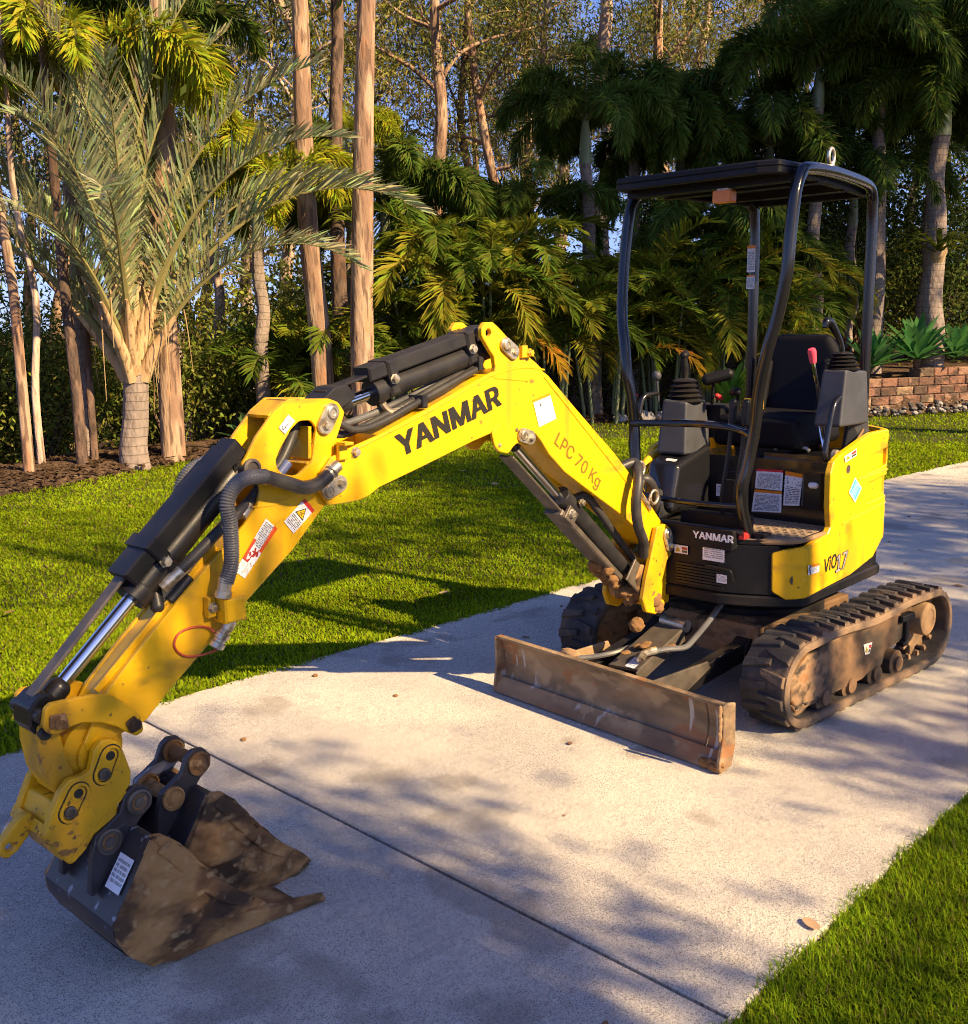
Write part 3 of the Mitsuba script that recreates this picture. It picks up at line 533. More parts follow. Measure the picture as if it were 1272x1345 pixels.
addU('travel_bracket', cat(box((.42, -.12, .80), (.50, .22, .86), .01), box((.34, .02, .86), (.36, .13, 1.0), .004)), 'black_plastic')
# canopy
def mir(P): return [(x, -y, z) for x, y, z in P]
postL = [(.525, .262, .755), (.56, .258, .83), (.605, .257, .93), (.625, .265, 1.02), (.605, .282, 1.14), (.595, .30, 1.28), (.60, .312, 1.41), (.618, .352, 1.58), (.613, .395, 1.74), (.612, .425, 1.90), (.605, .432, 2.05), (.583, .432, 2.18), (.562, .430, 2.24), (.525, .428, 2.29), (.47, .426, 2.318)]
postR = [(.55, -.28, .755), (.575, -.29, .90), (.585, -.305, 1.05), (.565, -.33, 1.22), (.575, -.338, 1.36), (.592, -.355, 1.48), (.58, -.378, 1.60), (.545, -.42, 1.75), (.515, -.437, 1.92), (.49, -.44, 2.08), (.468, -.44, 2.20), (.45, -.438, 2.25), (.42, -.436, 2.285), (.36, -.434, 2.312)]
can = X + 'canopy'
addU('canopy__post', tube(postL + [(.20, .405, 2.334), (-.20, .36, 2.334), (-.36, .335, 2.325), (-.42, .325, 2.295), (-.445, .320, 2.24), (-.455, .318, 2.0), (-.455, .318, 1.18)], .0255, 18, 5), 'gloss_black', 60, label='left canopy frame tube')
addU('canopy__post', tube(postR + [(.10, -.40, 2.325), (-.20, -.345, 2.325), (-.36, -.315, 2.318), (-.42, -.30, 2.29), (-.445, -.295, 2.24), (-.455, -.295, 2.0), (-.455, -.295, 1.18)], .0255, 18, 5), 'gloss_black', 60, label='right canopy frame tube')
rf = Polygon([(.630, -.405), (.650, .30), (.62, .385), (.45, .395), (-.10, .335), (-.50, .29), (-.50, -.30), (-.1, -.37), (.45, -.415)])
roof = addU('canopy__roof', cat(slab(rf.buffer(-.02).buffer(.02), 2.318, 2.345, .006), slab(rf.buffer(-.02).buffer(.02).difference(rf.buffer(-.035)), 2.292, 2.32, .004)), 'black_plastic')
addU('canopy__roof_rib', cat(box((.20, -.40, 2.285), (.25, .37, 2.319), .005), box((-.15, -.34, 2.285), (-.10, .33, 2.319), .005), box((.46, -.42, 2.270), (.52, .40, 2.317), .006)), 'black_plastic')
addU('canopy__lifting_eye', cat(tube([(.206 + .026 * math.cos(a), .405, 2.392 + .033 * math.sin(a)) for a in np.linspace(-PI / 2, 1.5 * PI, 17)], .0085, 8, 0, False), lathe((.206, .405, 2.34), (0, 0, 1), [(0, .018), (.03, .014)], 12)), 'zinc', 50)
addU('canopy__lifting_eye', cat(tube([(.12 + .030 * math.cos(a), -.40, 2.37 + .025 * math.sin(a)) for a in np.linspace(-PI / 2, 1.5 * PI, 17)], .0085, 8, 0, False)), 'zinc', 50)
addU('canopy__marker_lamp', box((.47, .02, 2.212), (.52, .115, 2.262), .008), 'orange_plastic', label='amber lamp under the canopy roof')
addU('canopy__marker_lamp_bracket', box((.475, .04, 2.260), (.515, .095, 2.285), .003), 'white_print')
decU('canopy__sticker', [(-.423, -.318, 1.965), (-.423, -.272, 1.965), (-.423, -.272, 2.100), (-.423, -.318, 2.100)], (1, 0, 0), 1)
decU('canopy__sticker', [(-.423, -.318, 1.880), (-.423, -.272, 1.880), (-.423, -.272, 1.950), (-.423, -.318, 1.950)], (1, 0, 0), 1)
bu = addU('front_guard', tube([(.585, -.325, 1.255), (.605, -.26, 1.262), (.635, -.10, 1.272), (.645, .03, 1.278), (.63, .13, 1.275), (.60, .22, 1.262), (.60, .285, 1.235)], .0155, 12, 6), 'gloss_black', 50)
add(bu + '__lower_rail', inU(cat(tube([(.59, -.30, .935), (.61, -.10, .925), (.61, .12, .925), (.60, .262, .930)], .013, 12), tube([(.59, -.295, .815), (.60, .0, .815), (.595, .26, .815)], .013, 12))), 'gloss_black', 50)
add(bu + '__upright', inU(tube([(.60, -.265, .93), (.595, -.30, 1.02), (.575, -.335, 1.14), (.575, -.335, 1.20)], .016, 10)), 'gloss_black', 50)
def gtop(y): return (float(np.interp(y, [-.10, .03, .13, .22, .285], [.635, .645, .63, .60, .60])), y, float(np.interp(y, [-.10, .03, .13, .22, .285], [1.272, 1.278, 1.275, 1.262, 1.235])) + .0155)
for y0, y1 in ((-.085, .005), (.045, .130)):
    a, b = np.array(gtop(y0)), np.array(gtop(y1)); o = np.array([.011, 0, 0])
    dd = [a + o, b + o, b - o, a - o]; decU('front_guard__sticker', [x + np.array([0, 0, -.0005]) for x in dd], (.3, 0, 1), 9)
a, b = np.array(gtop(.185)), np.array(gtop(.262)); decU('front_guard__sticker', [a + [.011, 0, -.001], b + [.011, 0, -.001], b - [.011, 0, 0], a - [.011, 0, 0]], (.3, .2, 1), 0)

# --- boom
hb = .083
main = [(1.895, 1.205), (1.900, 1.235), (1.880, 1.272), (1.838, 1.312), (1.738, 1.340), (1.648, 1.362), (1.431, 1.431), (1.173, 1.519), (1.09, 1.545), (.93, 1.565), (.84, 1.553), (.776, 1.520), (.590, 1.372), (.336, 1.176), (.169, 1.031), (.022, .880), (-.06, .80), (-.075, .76), (-.05, .715), (.0, .705), (.06, .745),
        (.208, .856), (.305, .919), (.438, .996), (.674, 1.135), (.770, 1.215), (.815, 1.268), (.865, 1.315), (.94, 1.344), (1.013, 1.350), (1.085, 1.336), (1.108, 1.322), (1.20, 1.303), (1.437, 1.243), (1.65, 1.192), (1.690, 1.172), (1.739, 1.160), (1.86, 1.160)]
core = Polygon(main).buffer(-.010).intersection(Polygon([(-.2, .6), (1.62, .6), (1.62, 1.8), (-.2, 1.8)]))
boom = addB('boom', plate(core, -hb + .006, hb - .006, .003), 'yellow_paint', 30)
for s in (1, -1):
    a, b = sorted((s * (hb - .012), s * hb))
    addB('boom__side_plate', plate(main, a, b, .0025, r=.012), 'yellow_paint', 30)
    ear = [(1.093, 1.52), (1.078, 1.562), (1.085, 1.60), (1.103, 1.618), (1.147, 1.672), (1.150, 1.70), (1.128, 1.722), (1.090, 1.722), (1.062, 1.705), (.996, 1.657), (.918, 1.608), (.85, 1.57), (.80, 1.535), (.90, 1.50)]
    a, b = sorted((s * (hb + .001), s * (hb - .020)))
    addB('boom__ear', plate(ear, a + .0015, b + .0015, .0025, r=.012, holes=[Point(1.112, 1.684).buffer(.0145)]), 'yellow_paint', 30)
    lug = [(1.10, 1.325), (1.085, 1.275), (1.06, 1.252), (1.01, 1.24), (.985, 1.262), (.960, 1.275), (.90, 1.258), (.862, 1.275), (.85, 1.315), (.90, 1.36), (1.05, 1.36)]
    a, b = sorted((s * (hb + .002), s * (hb - .014)))
    addB('boom__cylinder_lug', plate(lug, a, b, .0025, r=.014), 'yellow_paint', 30)
for a, b in (((1.028, 1.640), (.985, 1.613)), ((.935, 1.303), (.893, 1.290)), ((1.868, 1.210), (1.822, 1.226))):
    addB('boom__pin_plate', pinplate(a, b, hb + .003, .027), 'zinc')
    addB('boom__pin_plate', pinplate(a, b, -hb - .003, .027, -.012), 'zinc')
addB('boom__weld_bead', tube([(.80, .084, 1.541), (.93, .084, 1.553), (1.09, .084, 1.533), (1.173, .084, 1.508), (1.43, .084, 1.420), (1.738, .084, 1.329)], .0035, 6), 'yellow_paint', 50)
addB('boom__ridge', bar((.800, .0845, 1.517), (.060, .0845, .885), .003, .010, (0, 1, 0), .001), 'yellow_paint', 30)
addB('boom__hose_clip', cat(box((.912, .083, 1.590), (.945, .10, 1.635), .003), nut((.903, .098, 1.607), (-.2, 1, 0), .014, .014)), 'yellow_paint')
addB('boom__hose_bracket', cat(box((1.79, .083, 1.30), (1.825, .10, 1.355), .003), box((1.79, .083, 1.347), (1.825, .13, 1.357), .003)), 'yellow_paint')
addB('boom__bolt', cat(nut((1.748, .084, 1.318), (0, 1, 0), .013, .014), nut((.903, .096, 1.607), (0, 1, 0), .013, .014), nut((1.062, .086, 1.277), (0, 1, 0), .006, .006), nut((.965, .086, 1.325), (0, 1, 0), .006, .004), nut((.955, .086, 1.300), (0, 1, 0), .006, .004)), 'zinc')
def letB(n, text, h, o, r, mt, depth=.0012, sx=1.0, sl=0.0, v=hb + .0006):
    r = np.array([r[0], 0, r[1]]); r /= np.linalg.norm(r); up = np.cross([0, 1, 0], r)
    return addB(n, (heavy(text, h, (o[0], v, o[1]), r, up, depth=depth, sx=sx, grow=.045 if mt == 'black_print' else .012, bold=mt == 'black_print')), mt, False)
letB('boom__lettering', 'YANMAR', .074, (1.558, 1.281), (-.962, .272), 'black_print', sx=1.20)
letB('boom__lettering', 'LPC 70 Kg', .052, (.745, 1.258), (-.80, -.60), 'marker_print', sx=1.02)
def decB(n, uz, v, st, out=1): return decal(X + n, inB(np.array([(u, v, z) for u, z in uz])), LEFT * out, st)
decB('boom__sticker', [(.833, 1.325), (.728, 1.350), (.768, 1.452), (.870, 1.431)], hb + .0005, 4)
# swing bracket
for s in (1, -1):
    a, b = sorted((s * .090, s * .114))
    br = [(.049, .819), (-.018, .824), (-.072, .790), (-.090, .682), (-.035, .655), (.0, .573), (.045, .505), (-.020, .468), (-.020, .440), (.052, .420), (.125, .445), (.155, .509), (.130, .60), (.10, .68), (.075, .75)]
    addB('swing_bracket' if s > 0 else 'swing_bracket__far_plate', plate(br, a, b, .004, r=.012), 'worn_yellow', 30, label='chipped yellow swing bracket' if s > 0 else None)
addB('swing_bracket__web', cat(box((-.10, -.09, .44), (.02, .09, .66), .01), hull([(.04, -.07, .48), (.04, .07, .48), (.09, -.07, .62), (.09, .07, .62), (-.02, 0, .64)], .02)), 'worn_yellow', 30)
addB('swing_bracket__post', rod((-.10, 0, .40), (-.10, 0, .72), .075), 'black_plastic')
addB('swing_bracket__pin_plate', pinplate((-.022, .778), (-.046, .722), .114, .028), 'zinc')
addB('swing_bracket__clevis', cat(plate([(.02, .50), (.13, .49), (.17, .60), (.13, .66), (.06, .64)], -.085, -.050, .004, r=.012), plate([(.02, .50), (.13, .49), (.17, .60), (.13, .66), (.06, .64)], .050, .085, .004, r=.012)), 'muddy_steel', 30)
rng = np.random.default_rng(8)
addB('swing_bracket__mud', cat([clod((.085 + .06 * rng.normal() * .6, .02 + .10 * (rng.random() - .2), .53 + .06 * rng.normal()), (.04, .03, .035), 100 + i) for i in range(16)]), 'clay', True, label='caked mud on the swing bracket')
# boom cylinder
c0, c1 = np.array([.935, 0, 1.300]), np.array([.075, 0, .570]); dd = (c1 - c0) / np.linalg.norm(c1 - c0); LB = np.linalg.norm(c1 - c0)
bc = addB('boom_cylinder', cat(rod(c0 + dd * .44, c1 - dd * .02, .041, 24), rod(c0 + dd * .43, c0 + dd * .50, .047, 24), lathe((c1[0], -.045, c1[2]), (0, 1, 0), [(0, 0), (0, .045), (.09, .045), (.09, 0)], 20)), 'gunmetal', 30)
add(bc + '__rod', inB(cat(rod(c0 + dd * .03, c0 + dd * .46, .021, 20))), 'chrome', 40)
add(bc + '__rod_eye', inB(cat(lathe((c0[0], -.045, c0[2]), (0, 1, 0), [(0, 0), (0, .036), (.09, .036), (.09, 0)], 20), hull([c0 + dd * .02, c0 + dd * .07], .026))), 'gunmetal', 40)
nn = np.array([dd[2], 0, -dd[0]]); nn = nn if nn[0] > 0 else -nn
add(bc + '__guard', inB(cat(bar(c0 + dd * .06 + nn * .060, c0 + dd * .47 + nn * .060, .075, .010, (0, 1, 0)), bar(c0 + dd * .44 + nn * .068, c0 + dd * 1.0 + nn * .064, .095, .028, (0, 1, 0), .006), bar(c0 + dd * .46 + nn * .05 + [0, .047, 0], c0 + dd * .53 + nn * .05 + [0, .047, 0], .018, .06, (0, 1, 0)))), 'cast_steel', 30, label='scuffed steel guard')
add(bc + '__bolt', inB(cat(nut(c0 + dd * .485 + nn * .045 + [0, .056, 0], (0, 1, 0), .015, .016), nut(c0 + dd * .52 - nn * .03 + [0, .05, 0], (0, 1, 0), .013, .014))), 'zinc')
add(bc + '__hose', inB(tube([c0 + dd * .52 - nn * .045, c0 + dd * .56 - nn * .085 + [0, .02, 0], c0 + dd * .66 - nn * .08 + [0, .03, 0], c0 + dd * .85 - nn * .065 + [0, .03, 0], c0 + dd * 1.05 - nn * .06 + [0, .02, 0]], .017, 10)), 'hose_rubber', 50)
add(bc + '__mud', inB(cat([clod(c0 + dd * (.80 + .32 * rng.random()) + nn * (.075 + .02 * rng.random()) + np.array([0, .09 * (rng.random() - .45), 0]), (.03, .022, .025), 200 + i) for i in range(16)])), 'clay', True, kind='stuff')
add(bc + '__plate', inB(cat(bar(c0 + dd * .98 + nn * .02 + [0, .075, 0], c0 + dd * 1.09 + nn * .02 + [0, .075, 0], .012, .105, (0, 1, 0)))), 'cast_steel')
# arm cylinder above the boom
a0, a1 = np.array([1.020, 0, 1.630]), np.array([1.835, 0, 1.440]); da = (a1 - a0) / np.linalg.norm(a1 - a0); na = np.array([-da[2], 0, da[0]]); na = na if na[2] > 0 else -na
ac = addB('arm_cylinder', cat(rod(a0 - da * .0, a0 + da * .575, .040, 24), rod(a0 + da * .555, a0 + da * .60, .045, 24), lathe((a0[0], -.045, a0[2]), (0, 1, 0), [(0, 0), (0, .042), (.09, .042), (.09, 0)], 18)), 'gunmetal', 30)
add(ac + '__rod', inB(rod(a0 + da * .59, a0 + da * .81, .020, 20)), 'chrome', 40)
add(ac + '__rod_eye', inB(cat(rod(a0 + da * .70, a0 + da * .79, .027, 18), lathe((a1[0], -.038, a1[2]), (0, 1, 0), [(0, 0), (0, .04), (.076, .04), (.076, 0)], 20), plate([(1.70, 1.49), (1.74, 1.53), (1.79, 1.525), (1.84, 1.49), (1.85, 1.44), (1.78, 1.45)], -.05, .05, .004, r=.012))), 'gunmetal', 40)
add(ac + '__guard', inB(cat(bar(a0 + da * .03 + na * .068, a0 + da * .62 + na * .068, .086, .048, (0, 1, 0), .006), bar(a0 + da * .60 + na * .064, a0 + da * .80 + na * .062, .060, .009, (0, 1, 0)))), 'gunmetal', 30, label='grey box guard over the ram')
for t in (.11, .50):
    add(ac + '__clamp', inB(cat(bar(a0 + da * t + na * .055, a0 + da * (t + .045) + na * .055, .106, .078, (0, 1, 0), .008), bar(a0 + da * t + na * .0, a0 + da * (t + .045) + na * .0, .094, .05, (0, 1, 0), .008))), 'gunmetal', 30)
    add(ac + '__bolt', inB(nut(a0 + da * (t + .028) + na * .030 + [0, .052, 0], (0, 1, 0), .014, .014)), 'zinc')
add(ac + '__hose_fitting', inB(cat(tube([a0 + da * .56 - na * .04, a0 + da * .55 - na * .075 + [0, .02, 0], a0 + da * .50 - na * .088 + [0, .03, 0]], .012, 8), rod(a0 + da * .51 - na * .086 + [0, .03, 0], a0 + da * .44 - na * .082 + [0, .03, 0], .015))), 'zinc')
add(ac + '__hose', inB(tube([a0 + da * .47 - na * .084 + [0, .03, 0], a0 + da * .30 - na * .075 + [0, .03, 0], a0 + da * .15 - na * .055 + [0, .02, 0], a0 + da * .05 - na * .035]  , .014, 10)), 'hose_rubber', 50)
addB('boom__hose', tube([(1.10, .03, 1.56), (1.25, .04, 1.515), (1.43, .045, 1.455), (1.62, .05, 1.395), (1.72, .05, 1.385), (1.78, .045, 1.41), (1.83, .02, 1.42)], .012, 10), 'hose_rubber', 50)
addB('boom__hose', tube([(1.10, -.0, 1.56), (1.25, .01, 1.52), (1.43, .015, 1.46), (1.62, .02, 1.40), (1.74, .02, 1.37), (1.84, .0, 1.39), (1.93, .0, 1.42), (2.03, .0, 1.38), (2.08, .0, 1.30)], .012, 10), 'hose_rubber', 50)
addB('boom__hose', tube([(1.09, -.03, 1.58), (1.25, -.02, 1.525), (1.43, -.015, 1.465), (1.64, -.02, 1.41), (1.78, -.02, 1.39), (1.90, -.03, 1.40), (1.98, -.03, 1.36), (2.04, -.02, 1.27)], .012, 10), 'hose_guard', 50)
addB('boom__hose_clamp', cat(box((1.40, -.045, 1.435), (1.425, .065, 1.478), .003), box((1.10, .01, 1.55), (1.125, .05, 1.60), .003)), 'gunmetal')
# hose loop at the boom foot
addB('foot_hose', tube([(.27, .05, 1.10), (.19, .085, 1.12), (.235, .135, 1.06), (.265, .145, .96), (.24, .14, .86), (.17, .12, .78), (.12, .09, .70)], .022, 12), 'hose_rubber', 50)
addB('foot_hose', tube([(.10, .02, 1.02), (.06, .06, 1.03), (.0, .06, .97), (-.03, .05, .90), (-.05, .02, .84)], .022, 12), 'hose_rubber', 50)
addB('foot_hose__clip', cat(tube([(.155 + .03 * math.cos(a), .09, 1.09 + .03 * math.sin(a)) for a in np.linspace(0, 2 * PI, 15)], .007, 8, 0, False), tube([(.06 + .03 * math.cos(a), .10, .955 + .03 * math.sin(a)) for a in np.linspace(0, 2 * PI, 15)], .007, 8, 0, False)), 'zinc', 50)
addB('foot_hose__fitting', cat(nut((.15, .084, 1.03), (0, 1, .2), .016, .016), bar((.17, .09, 1.0), (.07, .09, .90), .012, .016, (0, 1, 0))), 'zinc')

# --- arm
ha = .064
armo = [(1.982, 1.500), (1.83, 1.492), (1.792, 1.478), (1.768, 1.445), (1.790, 1.394), (1.815, 1.345), (1.822, 1.28), (1.818, 1.20), (1.835, 1.165), (1.867, 1.155), (1.994, 1.038), (2.233, .866), (2.443, .707), (2.52, .640), (2.60, .625), (2.69, .60), (2.70, .63), (2.66, .70), (2.625, .755), (2.538, .836), (2.397, .957), (2.249, 1.076), (2.165, 1.14), (2.115, 1.192), (2.100, 1.235), (2.106, 1.268), (2.150, 1.285), (2.160, 1.32), (2.140, 1.345), (2.107, 1.395), (2.038, 1.465)]
hole = [(1.9467, 1.431), (1.905, 1.430), (1.882, 1.405), (1.890, 1.375), (1.905, 1.303), (1.965, 1.264), (2.018, 1.275), (2.038, 1.297), (2.040, 1.323), (2.020, 1.356), (1.979, 1.408)]
for s in (1, -1):
    a, b = sorted((s * ha, s * (ha - .014)))
    addB('arm' if s > 0 else 'arm__far_plate', plate(armo, a, b, .0025, r=.012, holes=[hole], hr=.02), 'yellow_paint', 30, label='yellow dipper arm' if s > 0 else None)
low = Polygon(armo).buffer(-.004).intersection(Polygon([(1.99, .5), (1.99, 1.10), (2.20, 1.09), (2.16, 1.3), (2.30, 1.3), (2.655, .85), (2.655, .5)]))
addB('arm__box', plate(low, -ha + .012, ha - .012, .002), 'yellow_paint', 30)
addB('arm__top_web', cat(bar((1.80, 0, 1.478), (1.985, 0, 1.492), .11, .012, (0, 1, 0)), bar((1.99, 0, 1.490), (2.05, 0, 1.450), .11, .012, (0, 1, 0)), bar((1.915, 0, 1.30), (1.835, 0, 1.19), .11, .012, (0, 1, 0)), bar((1.90, 0, 1.41), (1.905, 0, 1.31), .11, .012, (0, 1, 0))), 'yellow_paint', 30)
addB('arm__rail', bar((2.64, .030, .752), (2.245, .030, 1.088), .008, .020, (0, 1, 0), .002), 'yellow_paint', 30)
addB('arm__weld_bead', cat(tube([(2.135, .0645, 1.190), (2.05, .0645, 1.188), (1.98, .0645, 1.205), (1.93, .0645, 1.20), (1.87, .0645, 1.205)], .0025, 6)), 'worn_yellow', 50)
addB('arm__pin_plate', pinplate((1.828, 1.450), (1.855, 1.410), ha + .001, .028), 'zinc')
addB('arm__pin_boss', lathe((2.131, ha, 1.305), (0, 1, 0), [(-.13, 0), (-.13, .030), (.010, .030), (.012, .022), (.006, .020), (.006, 0)], 20), 'cast_steel')
decB('arm__sticker', [(2.024, 1.131), (1.990, 1.089), (1.906, 1.150), (1.942, 1.192)], ha + .0005, 6)
decB('arm__sticker', [(2.208, 1.010), (2.174, .982), (2.049, 1.113), (2.089, 1.150)], ha + .0005, 7)
decB('arm__sticker', [(2.027, 1.417), (2.005, 1.395), (1.964, 1.433), (1.989, 1.455)], ha + .0005, 8)
# bucket cylinder
b0, b1 = np.array([2.131, 0, 1.308]), np.array([2.776, 0, .735]); db = (b1 - b0) / np.linalg.norm(b1 - b0); nb = np.array([-db[2], 0, db[0]]); nb = nb if nb[2] > 0 else -nb
kc = addB('bucket_cylinder', cat(rod(b0, b0 + db * .475, .043, 24), rod(b0 + db * .455, b0 + db * .50, .049, 24), lathe((b0[0], -.04, b0[2]), (0, 1, 0), [(0, 0), (0, .042), (.08, .042), (.08, 0)], 20)), 'black_paint', 30)
add(kc + '__rod', inB(rod(b0 + db * .48, b0 + db * .83, .020, 20)), 'chrome', 40)
add(kc + '__guard', inB(cat(bar(b0 + db * .0 + nb * .060, b0 + db * .475 + nb * .062, .100, .050, (0, 1, 0), .006), bar(b0 - db * .035 + nb * .052, b0 + db * .03 + nb * .052, .092, .060, (0, 1, 0), .010))), 'black_paint', 30, label='black box guard over the ram')
add(kc + '__guard_bar', inB(bar(b0 + db * .46 + nb * .066, b0 + db * .855 + nb * .050, .046, .010, (0, 1, 0), .003)), 'cast_steel', 30, label='worn flat guard bar')
add(kc + '__clamp', inB(cat(bar(b0 + db * .345 + nb * .058, b0 + db * .385 + nb * .058, .122, .072, (0, 1, 0), .006), bar(b0 + db * .345, b0 + db * .385, .100, .06, (0, 1, 0), .01))), 'black_paint', 30)
add(kc + '__bolt', inB(nut(b0 + db * .372 + nb * .022 + [0, .058, 0], (0, 1, 0), .014, .016)), 'zinc')
add(kc + '__port', inB(cat(hull([b0 + db * .44 - nb * .045, b0 + db * .47 - nb * .070 + [0, .02, 0]], .020), rod(b0 + db * .44 - nb * .085 + [0, .03, 0], b0 + db * .35 - nb * .085 + [0, .03, 0], .017))), 'gunmetal', 40)
add(kc + '__rod_eye', inB(cat(lathe((b1[0], -.05, b1[2]), (0, 1, 0), [(0, 0), (0, .042), (.1, .042), (.1, 0)], 20), hull([b0 + db * .80, b0 + db * .85], .032), plate([(2.765, .785), (2.795, .790), (2.830, .760), (2.832, .71), (2.81, .675), (2.78, .69), (2.75, .75)], -.050, .050, .006, r=.018))), 'black_paint', 40)
add(kc + '__eye_pin', inB(cat(rod((2.806, -.085, .738), (2.806, .072, .738), .019), rod((2.80, .05, .69), (2.80, .070, .69), .017))), 'gunmetal', 40)
# hoses along the arm
def ribbed(path, r, n=14, pitch=.0075, amp=.0016):
    P = catmull(path, 12); s = np.r_[0, np.cumsum(np.linalg.norm(np.diff(P, axis=0), axis=1))]; k = int(s[-1] / pitch * 4); q = np.linspace(0, s[-1], k)
    P = np.stack([np.interp(q, s, P[:, i]) for i in range(3)], 1); return tube(P, r + amp * np.cos(q / pitch * 2 * PI), n, 0)
addB('auxiliary_hose', ribbed([(2.276, .125, 1.00), (2.262, .135, 1.06), (2.262, .140, 1.165), (2.268, .140, 1.225), (2.245, .140, 1.268), (2.20, .138, 1.290), (2.13, .135, 1.288)], .0215), 'hose_guard', 50, label='grey ribbed hose')
addB('auxiliary_hose__sleeve', tube([(2.135, .135, 1.288), (2.05, .125, 1.258), (1.985, .12, 1.236), (1.93, .118, 1.240), (1.885, .115, 1.262)], .0215, 14), 'hose_rubber', 50)
addB('auxiliary_hose__fitting', cat(rod((1.900, .115, 1.252), (1.845, .113, 1.290), .020), rod((1.875, .115, 1.270), (1.868, .115, 1.275), .025), rod((2.276, .125, 1.015), (2.285, .120, .965), .020), rod((2.283, .12, .975), (2.287, .119, .955), .024)), 'zinc', 40)
addB('auxiliary_hose', ribbed([(2.00, -.10, 1.33), (2.08, -.115, 1.325), (2.15, -.125, 1.315), (2.22, -.13, 1.285), (2.255, -.13, 1.225), (2.265, -.13, 1.15), (2.28, -.12, 1.02)], .0215), 'hose_guard', 50, label='far side grey ribbed hose')
addB('cylinder_hose', tube([(2.405, .035, 1.015), (2.33, .055, 1.075), (2.25, .06, 1.135), (2.15, .045, 1.19), (2.09, .02, 1.22), (2.03, .0, 1.27)], .0165, 12), 'hose_rubber', 50)
addB('cylinder_hose', tube([(2.20, .01, 1.13), (2.12, .03, 1.20), (2.06, .02, 1.255), (1.99, .01, 1.30), (1.94, .0, 1.36), (1.91, .0, 1.42)], .015, 12), 'hose_rubber', 50)
addB('cylinder_hose', tube([(2.10, -.01, 1.25), (2.02, -.01, 1.31), (1.965, -.01, 1.37), (1.92, -.01, 1.40), (1.85, -.01, 1.40)], .010, 10), 'hose_guard', 50)
addB('cylinder_hose__fitting', cat(rod((2.425, .03, .995), (2.37, .048, 1.042), .019), rod((2.165, .048, 1.165), (2.13, .04, 1.195), .019)), 'zinc', 40)
addB('hose_coil', tube([(1.965 + .010 * math.cos(a * 6), .01 + .010 * math.sin(a * 6), 1.285 + .055 * a / 6) if False else (2.01 - .045 * a, .02, 1.262 + .04 * a) for a in np.linspace(0, 1, 8)], .016, 10), 'blue_guard', 50)
vb = addB('hose_valve', cat(box((2.222, ha, .880), (2.292, ha + .075, .952), .006), box((2.292, ha, .895), (2.318, ha + .030, .955), .004)), 'yellow_paint')
for m in (vb,):
    pass
addB('hose_valve__coupling', cat(rod((2.262, .118, .885), (2.278, .112, .858), .019), lathe((2.278, .112, .860), (.50, -.18, -.85), [(0, .017), (.012, .017), (.014, .021), (.03, .021), (.033, .017), (.04, .017), (.044, .022), (.058, .022), (.062, .014), (.066, 0)], 16)), 'zinc', 30)
addB('hose_valve__tether', tube([(2.295, .10, .815), (2.30, .075, .855), (2.345, .068, .873), (2.40, .068, .868), (2.42, .068, .835), (2.395, .069, .800), (2.345, .072, .788), (2.31, .10, .80), (2.30, .118, .812)], .0032, 8), 'red_wire', 50)
addB('hose_valve__bolt', cat(nut((2.305, ha + .03, .925), (0, 1, 0), .012, .012)), 'zinc')

# --- bucket linkage and hitch
sl = [(2.8058, .765), (2.7896, .775), (2.681, .768), (2.6256, .750), (2.5796, .712), (2.548, .668), (2.5435, .625), (2.566, .618), (2.595, .6386), (2.618, .660), (2.6595, .6846), (2.7146, .7011), (2.742, .700), (2.779, .688), (2.803, .697), (2.816, .722)]
for s in (1, -1):
    a, b = sorted((s * .074, s * .094))
    addB('side_link', plate(sl, a, b, .003, r=.010), 'worn_yellow', 30)
    addB('side_link__pin_plate' if s > 0 else 'side_link_001__pin_plate', cat(plate([(2.752, .698), (2.802, .712), (2.800, .748), (2.758, .742)], *sorted((s * .094, s * .104)), .003, r=.006), lathe((2.776, s * .104, .722), (0, s, 0), [(0, .016), (.005, .015), (.006, .010), (.002, .008), (.002, 0)], 18),
        plate([(2.55, .640), (2.585, .632), (2.598, .668), (2.57, .680)], *sorted((s * .094, s * .104)), .003, r=.006), lathe((2.572, s * .104, .655), (0, s, 0), [(0, .017), (.005, .016), (.006, .010), (.002, .008), (.002, 0)], 18)), 'muddy_steel')
addB('hitch_link', cat(plate([(2.815, .712), (2.818, .650), (2.808, .575), (2.780, .510), (2.745, .50), (2.728, .55), (2.748, .61), (2.757, .668), (2.765, .72)], -.058, .058, .004, r=.012), lathe((2.772, -.07, .720), (0, 1, 0), [(0, 0), (0, .034), (.14, .034), (.14, 0)], 18)), 'worn_yellow', 30)
addB('arm__nose', cat(lathe((2.655, -.058, .585), (0, 1, 0), [(0, 0), (0, .062), (.116, .062), (.116, 0)], 28), lathe((2.668, -.045, .60), (0, 1, 0), [(0, 0), (0, .085), (.03, .088), (.06, .088), (.09, .085), (.09, 0)], 32)), 'worn_yellow', 40)
hp = [(2.690, .620), (2.6686, .638), (2.6448, .636), (2.6195, .620), (2.6085, .588), (2.592, .525), (2.5965, .490), (2.635, .452), (2.643, .415), (2.7087, .386), (2.7244, .368), (2.735, .353), (2.770, .329), (2.7838, .330), (2.8427, .430), (2.8207, .478), (2.7934, .533), (2.764, .560), (2.7317, .5595), (2.706, .565)]
ht = None
